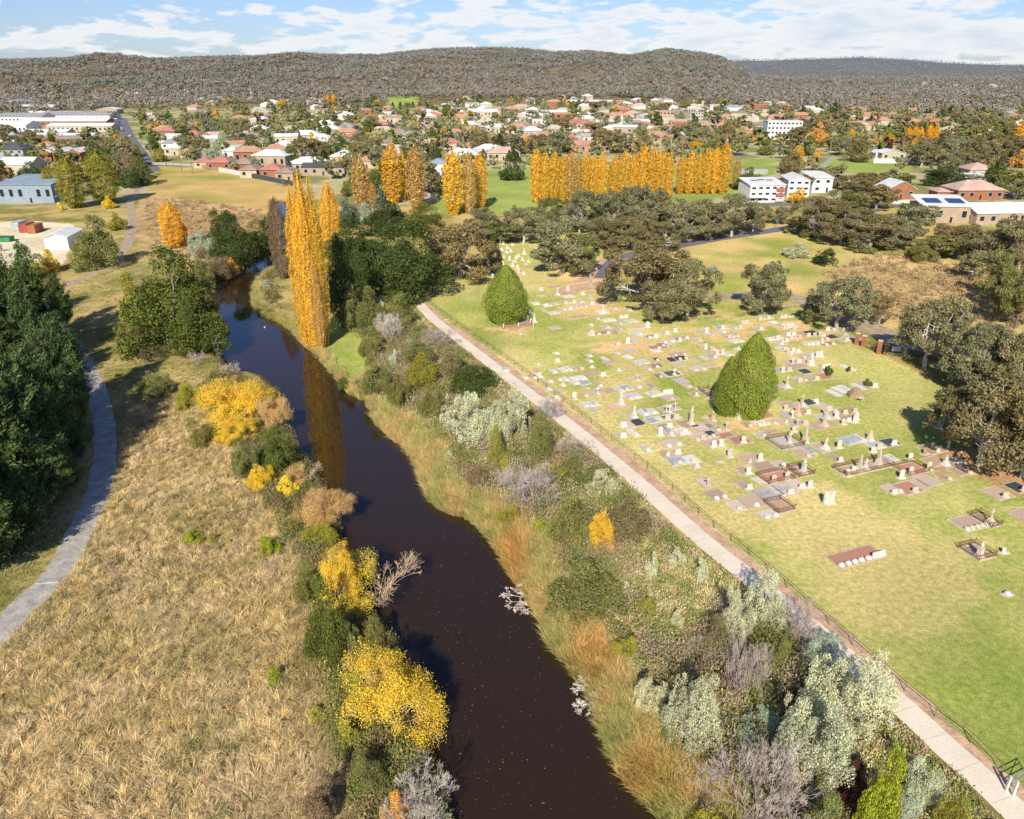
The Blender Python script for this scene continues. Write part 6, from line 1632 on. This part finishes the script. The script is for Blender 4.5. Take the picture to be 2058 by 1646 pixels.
# ------------------------------------------------------------------ random infill of the town: houses, then trees
def zonep(*p): return list(p)
HZ = [([(290,225),(780,225),(1000,240),(1000,330),(820,345),(600,350),(400,325),(290,320)], 84, 'mid'), ([(880,205),(1330,200),(1420,215),(1480,205),(1700,228),(1840,225),(1850,262),(1620,262),(1400,285),(1050,300),(900,240)], 125, 'hill'), ([(60,196),(420,190),(700,200),(700,222),(260,222)], 22, 'far'), ([(1750,225),(2058,215),(2058,300),(1900,275)], 12, 'rt'), ([(1440,180),(2058,165),(2058,215),(1500,215)], 12, 'slope')]
def clear(x, y, r):
    return all((x - a) ** 2 + (y - b) ** 2 > (r + c) ** 2 for a, b, c in OCC)
def on_road(px, py):
    return inpoly([px], [py], [(225,200),(245,200),(312,345),(255,345)])[0]
for poly, n, zn in HZ:
    xs_ = [p[0] for p in poly]; ys_ = [p[1] for p in poly]; k = 0; tr = 0
    while k < n and tr < n * 40:
        tr += 1; px = random.uniform(min(xs_), max(xs_)); py = random.uniform(min(ys_), max(ys_))
        if not inpoly([px], [py], poly)[0] or on_road(px, py) or inpoly([px], [py], P_PARK)[0] or inpoly([px], [py], P_PARK4)[0]: continue
        x, y = land(px, py)
        if not clear(x, y + 6, 8): continue
        w_ = random.uniform(13, 20); dep = y * CS + H * SN; wpx = w_ * FO / dep
        rf, wl = random.choice([('terra', 'cream'), ('terra', 'brick'), ('pink', 'cream'), ('white', 'cream'), ('white', 'white'), ('white', 'tan'), ('cream', 'white'), ('brown', 'cream'), ('grey', 'cream'), ('red', 'brick'), ('terra', 'tan'), ('cream', 'cream')] if zn != 'far' else [('white', 'white'), ('cream', 'cream'), ('terra', 'cream')])
        hs(px, py, wpx, 4 if random.random() < .8 else 6.5, random.uniform(10, 13), rf, wl, 'hip' if random.random() < .7 else 'gablex', random.uniform(-.4, .4), None, win=py > 250, group='houses of the town'); k += 1
TP = [([(0,175),(420,205),(700,205),(900,205),(900,330),(700,340),(600,345),(300,322),(240,330),(0,330)], 135, 'a'), ([(880,200),(1500,195),(1700,215),(1700,300),(1400,300),(1060,322),(900,330)], 140, 'b'), ([(1500,230),(2058,200),(2058,345),(1900,360),(1680,345),(1600,300)], 130, 'c'), ([(590,300),(880,310),(900,400),(700,400)], 24, 'd'), ([(0,290),(300,290),(300,380),(0,380)], 22, 'e')]
KK = dict(a=[('gum', 'gum', 4), ('round', 'olive', 3), ('round', 'green', 3), ('gum', 'gumb', 3), ('round', 'pine', 2), ('round', 'orange', 1), ('round', 'gold', .7), ('round', 'brown', 1), ('round','bluegr',1)],
          b=[('gum', 'gumb', 5), ('gum', 'gum', 4), ('round', 'olive', 4), ('round', 'dkred', 1.2), ('round', 'orange', 1), ('round', 'oak', 2), ('round', 'yolive', 1), ('round', 'gold', .6)],
          c=[('gum', 'gumb', 5), ('gum', 'gum', 4), ('round', 'olive', 5), ('round', 'oak', 2), ('round', 'orange', 1.2), ('round', 'dkred', .8), ('round', 'yolive', 1.2)])
KK['d'] = KK['a']; KK['e'] = KK['a']
CNM = dict(gum='grey green', gumb='brown green', olive='olive', green='mid green', pine='very dark', orange='orange', gold='golden', brown='brown', bluegr='blue grey', dkred='crimson', oak='dark green', yolive='yellow green')
OC2 = []
for poly, n, zn in TP:
    xs_ = [p[0] for p in poly]; ys_ = [p[1] for p in poly]; k = 0; tr = 0
    while k < n and tr < n * 60:
        tr += 1; px = random.uniform(min(xs_), max(xs_)); py = random.uniform(min(ys_), max(ys_))
        if not inpoly([px], [py], poly)[0] or on_road(px, py) or inpoly([px], [py], P_PARK)[0] or inpoly([px], [py], P_PARK3)[0]: continue
        if inpoly([px], [py], P_PARK4)[0] or inpoly([px], [py], P_PARK2)[0]: continue
        if inpoly([px], [py], [(0,205),(225,205),(225,272),(0,288)])[0] and random.random() < .97: continue
        x, y = land(px, py)
        if any((x - a) ** 2 + (y - b) ** 2 < (c * .72) ** 2 for a, b, c in OCC): continue
        if any((x - a) ** 2 + (y - b) ** 2 < 9 ** 2 for a, b in OC2): continue
        sp, c, _ = random.choices(KK[zn], [q[2] for q in KK[zn]])[0]; OC2.append((x, y))
        hh = random.uniform(7, 13) if sp == 'round' else random.uniform(9, 16); W = hh * random.uniform(.85, 1.25); z = hz1(x, y)
        if c in ('orange', 'gold', 'dkred'): hh *= .75; W *= .75
        dep = y * CS + H * SN; o = spawn(sp, x, y, z, W, hh, c, 'pale' if sp == 'gum' else 'dark', 2 if W * FO / dep < 40 else 1)
        o['group'] = 'trees among the houses of the town'
        sz = 'big' if hh > 11 else ('small' if hh < 8 else 'mid sized'); autolabel(o, f'{sz} {CNM[c]} {"gum" if sp == "gum" else "tree"}', px, py, 'town'); k += 1
for px, tp, bt, w_, c, lb in [(1635,244,295,56,'orange','big orange tree right of the white four storey block'),(565,199,214,22,'gold','round golden tree at the foot of the hill'),(1398,277,299,44,'gold','bright yellow flat topped tree behind the poplar wall'),(1602,374,408,44,'gold','bright yellow tree in front of the white townhouses'),(520,305,335,44,'yolive','round yellow green tree by the grey tiled houses'),(265,278,316,40,'yolive','yellow green tree at the left of the avenue'),(310,272,305,30,'green','round green tree at the right of the avenue'),(322,295,325,34,'yolive','pale yellow green tree by the field corner'),
    (380,255,305,38,'oak','dark tree behind the white low houses'),(450,262,300,32,'silv2','silver grey tree among the white low houses'),(430,283,328,46,'silv2','blue grey tree left of the red tiled house'),(875,288,330,24,'pine','dark conical tree behind the broad golden poplars'),(1030,308,362,56,'oak','dark round tree at the corner of the green park'),(1500,332,382,60,'green','green tree left of the white townhouses'),(1655,405,440,40,'gum','grey gum crown in front of the townhouse driveway'),(2010,240,300,60,'olive','long olive tree near the orange poplar'),(2000,310,380,50,'oak','dark tree beside the pink tiled house'),
    (1900,330,368,80,'oak','wide dark tree behind the wide brick house'),(1720,275,325,60,'gumb','brown tree behind the sports field posts'),(1960,290,345,70,'gumb','brown tree mass left of the orange poplar'),(960,252,305,44,'gumb','brown gum beside the terracotta house'),(1000,265,310,36,'oak','dark spreading conifer above the park'),(1430,280,310,50,'olive','olive tree on the park slope'),(1540,280,312,40,'olive','round olive tree before the white four storey block'),(1590,285,350,50,'gumb','brown gum behind the townhouses')]:
    T('round', px, tp, bt, w_, c, lb, 'dark', 't', lod=1)
T('gumb' if False else 'gum',1460,235,300,30,'gumb','tall brown gum left of the white four storey block','pale','t',lod=1); T('round',1605,388,410,10,'dkred','dark red shrub between the townhouses','dark','t',lod=2)
# dark round trees in the far park
for i, px in enumerate([790, 805, 818, 830, 844]): T('cone', px, 205 - i % 2, 222, 11, 'oak', f'small dark tree on the far green park, {ORD[i]}' + (' from left' if i else ''), 'dark', 't', lod=2)

# ------------------------------------------------------------------ far woods on the hills: one mass nobody could count
def wood(n, ylo, yhi, per, size, nm, lb, pal, test=None, seed=3, power=1.0):
    rg = np.random.RandomState(seed); X = []; Y = []
    c = 0
    while c < n:
        y = ylo + (yhi - ylo) * rg.rand(n) ** power; s = rg.uniform(-.85, .85, n); x = s * y; px, py = proj(x, y, 0)
        k = (px > -80) & (px < 2140)
        if test is not None: k &= test(px, py, x, y, rg)
        X.append(x[k]); Y.append(y[k]); c += k.sum()
    x = np.concatenate(X)[:n]; y = np.concatenate(Y)[:n]; z = hz(x, y)
    hh = rg.uniform(5.5, 12, n) * size; w_ = hh * rg.uniform(.35, .55, n)
    k = np.repeat(np.arange(n), per); d = unit(rg.normal(0, 1, (n * per, 3))); d[:, 2] = d[:, 2] * .9
    r = rg.uniform(.65, 1.1, (n * per, 1))
    P = np.stack([x, y, z + hh * .62], 1)[k] + d * r * np.stack([w_, w_, hh * .36], 1)[k]
    V, F = leafquads(P, d + np.array([0, -.25, .45]), (w_[k] * .30), .75, rg, .3)
    f = fbm(x / 220., y / 220., 3); ci = np.clip((f - .28) / .44 * len(pal) + rg.normal(0, .7, n), 0, len(pal) - 1).astype(int)
    base = np.array(pal)[ci] * rg.uniform(.88, 1.12, (n, 1))
    haze_mix = sstep(600, 5500, y)[:, None] * .85; base = base * (1 - haze_mix) + np.array((.26, .275, .33)) * haze_mix  # aerial haze painted into the leaf colour, stronger with distance
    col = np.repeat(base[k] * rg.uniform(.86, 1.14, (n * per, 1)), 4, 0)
    # pale stems
    m = rg.rand(n) < .08; xs = x[m]; ys = y[m]; zs = z[m]; hs_ = hh[m]; q = len(xs); t = .22 * size
    Vs = np.stack([np.stack([xs - t, ys - 1., zs], 1), np.stack([xs + t, ys - 1., zs], 1), np.stack([xs + t * .7, ys - 1.5, zs + hs_ * .8], 1), np.stack([xs - t * .7, ys - 1.5, zs + hs_ * .8], 1)], 1).reshape(-1, 3)
    Fs = np.arange(4 * q).reshape(q, 4) + len(V)
    V = np.concatenate([V, Vs]); F = np.concatenate([F, Fs]); col = np.concatenate([col, np.tile([[.50, .44, .39]], (4 * q, 1))])
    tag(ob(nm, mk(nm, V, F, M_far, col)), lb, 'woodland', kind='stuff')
pal = [(.24, .225, .17), (.29, .255, .205), (.315, .27, .23), (.26, .245, .185), (.33, .285, .245), (.225, .23, .175)]
def hilltest(px, py, x, y, rg):
    y0 = np.interp(px, [-300, 0, 200, 500, 900, 1400, 1700, 2300], [800, 850, 1100, 1200, 1330, 1300, 1000, 850])
    return (y > y0 + 60 * (fbm(x / 80., y / 80., 2) - .5))
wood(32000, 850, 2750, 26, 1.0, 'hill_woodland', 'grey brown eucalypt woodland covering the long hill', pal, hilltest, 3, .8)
wood(16000, 2700, 6900, 9, 1.5, 'distant_woodland', 'woodland of the distant range on the right, coloured blue grey by painted haze', pal, None, 5, .7)
P_MID = [(1500,195),(1700,215),(2058,215),(2058,300),(1850,262),(1700,235),(1520,215)]
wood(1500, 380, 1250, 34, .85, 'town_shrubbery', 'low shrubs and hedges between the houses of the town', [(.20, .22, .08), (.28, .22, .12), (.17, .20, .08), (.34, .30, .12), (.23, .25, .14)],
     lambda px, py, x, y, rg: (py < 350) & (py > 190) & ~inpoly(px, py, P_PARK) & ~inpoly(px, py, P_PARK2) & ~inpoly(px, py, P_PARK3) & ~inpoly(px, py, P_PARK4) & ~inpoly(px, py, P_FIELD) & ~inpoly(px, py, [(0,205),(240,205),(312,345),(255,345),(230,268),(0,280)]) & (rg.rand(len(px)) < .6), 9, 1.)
finish_labels()
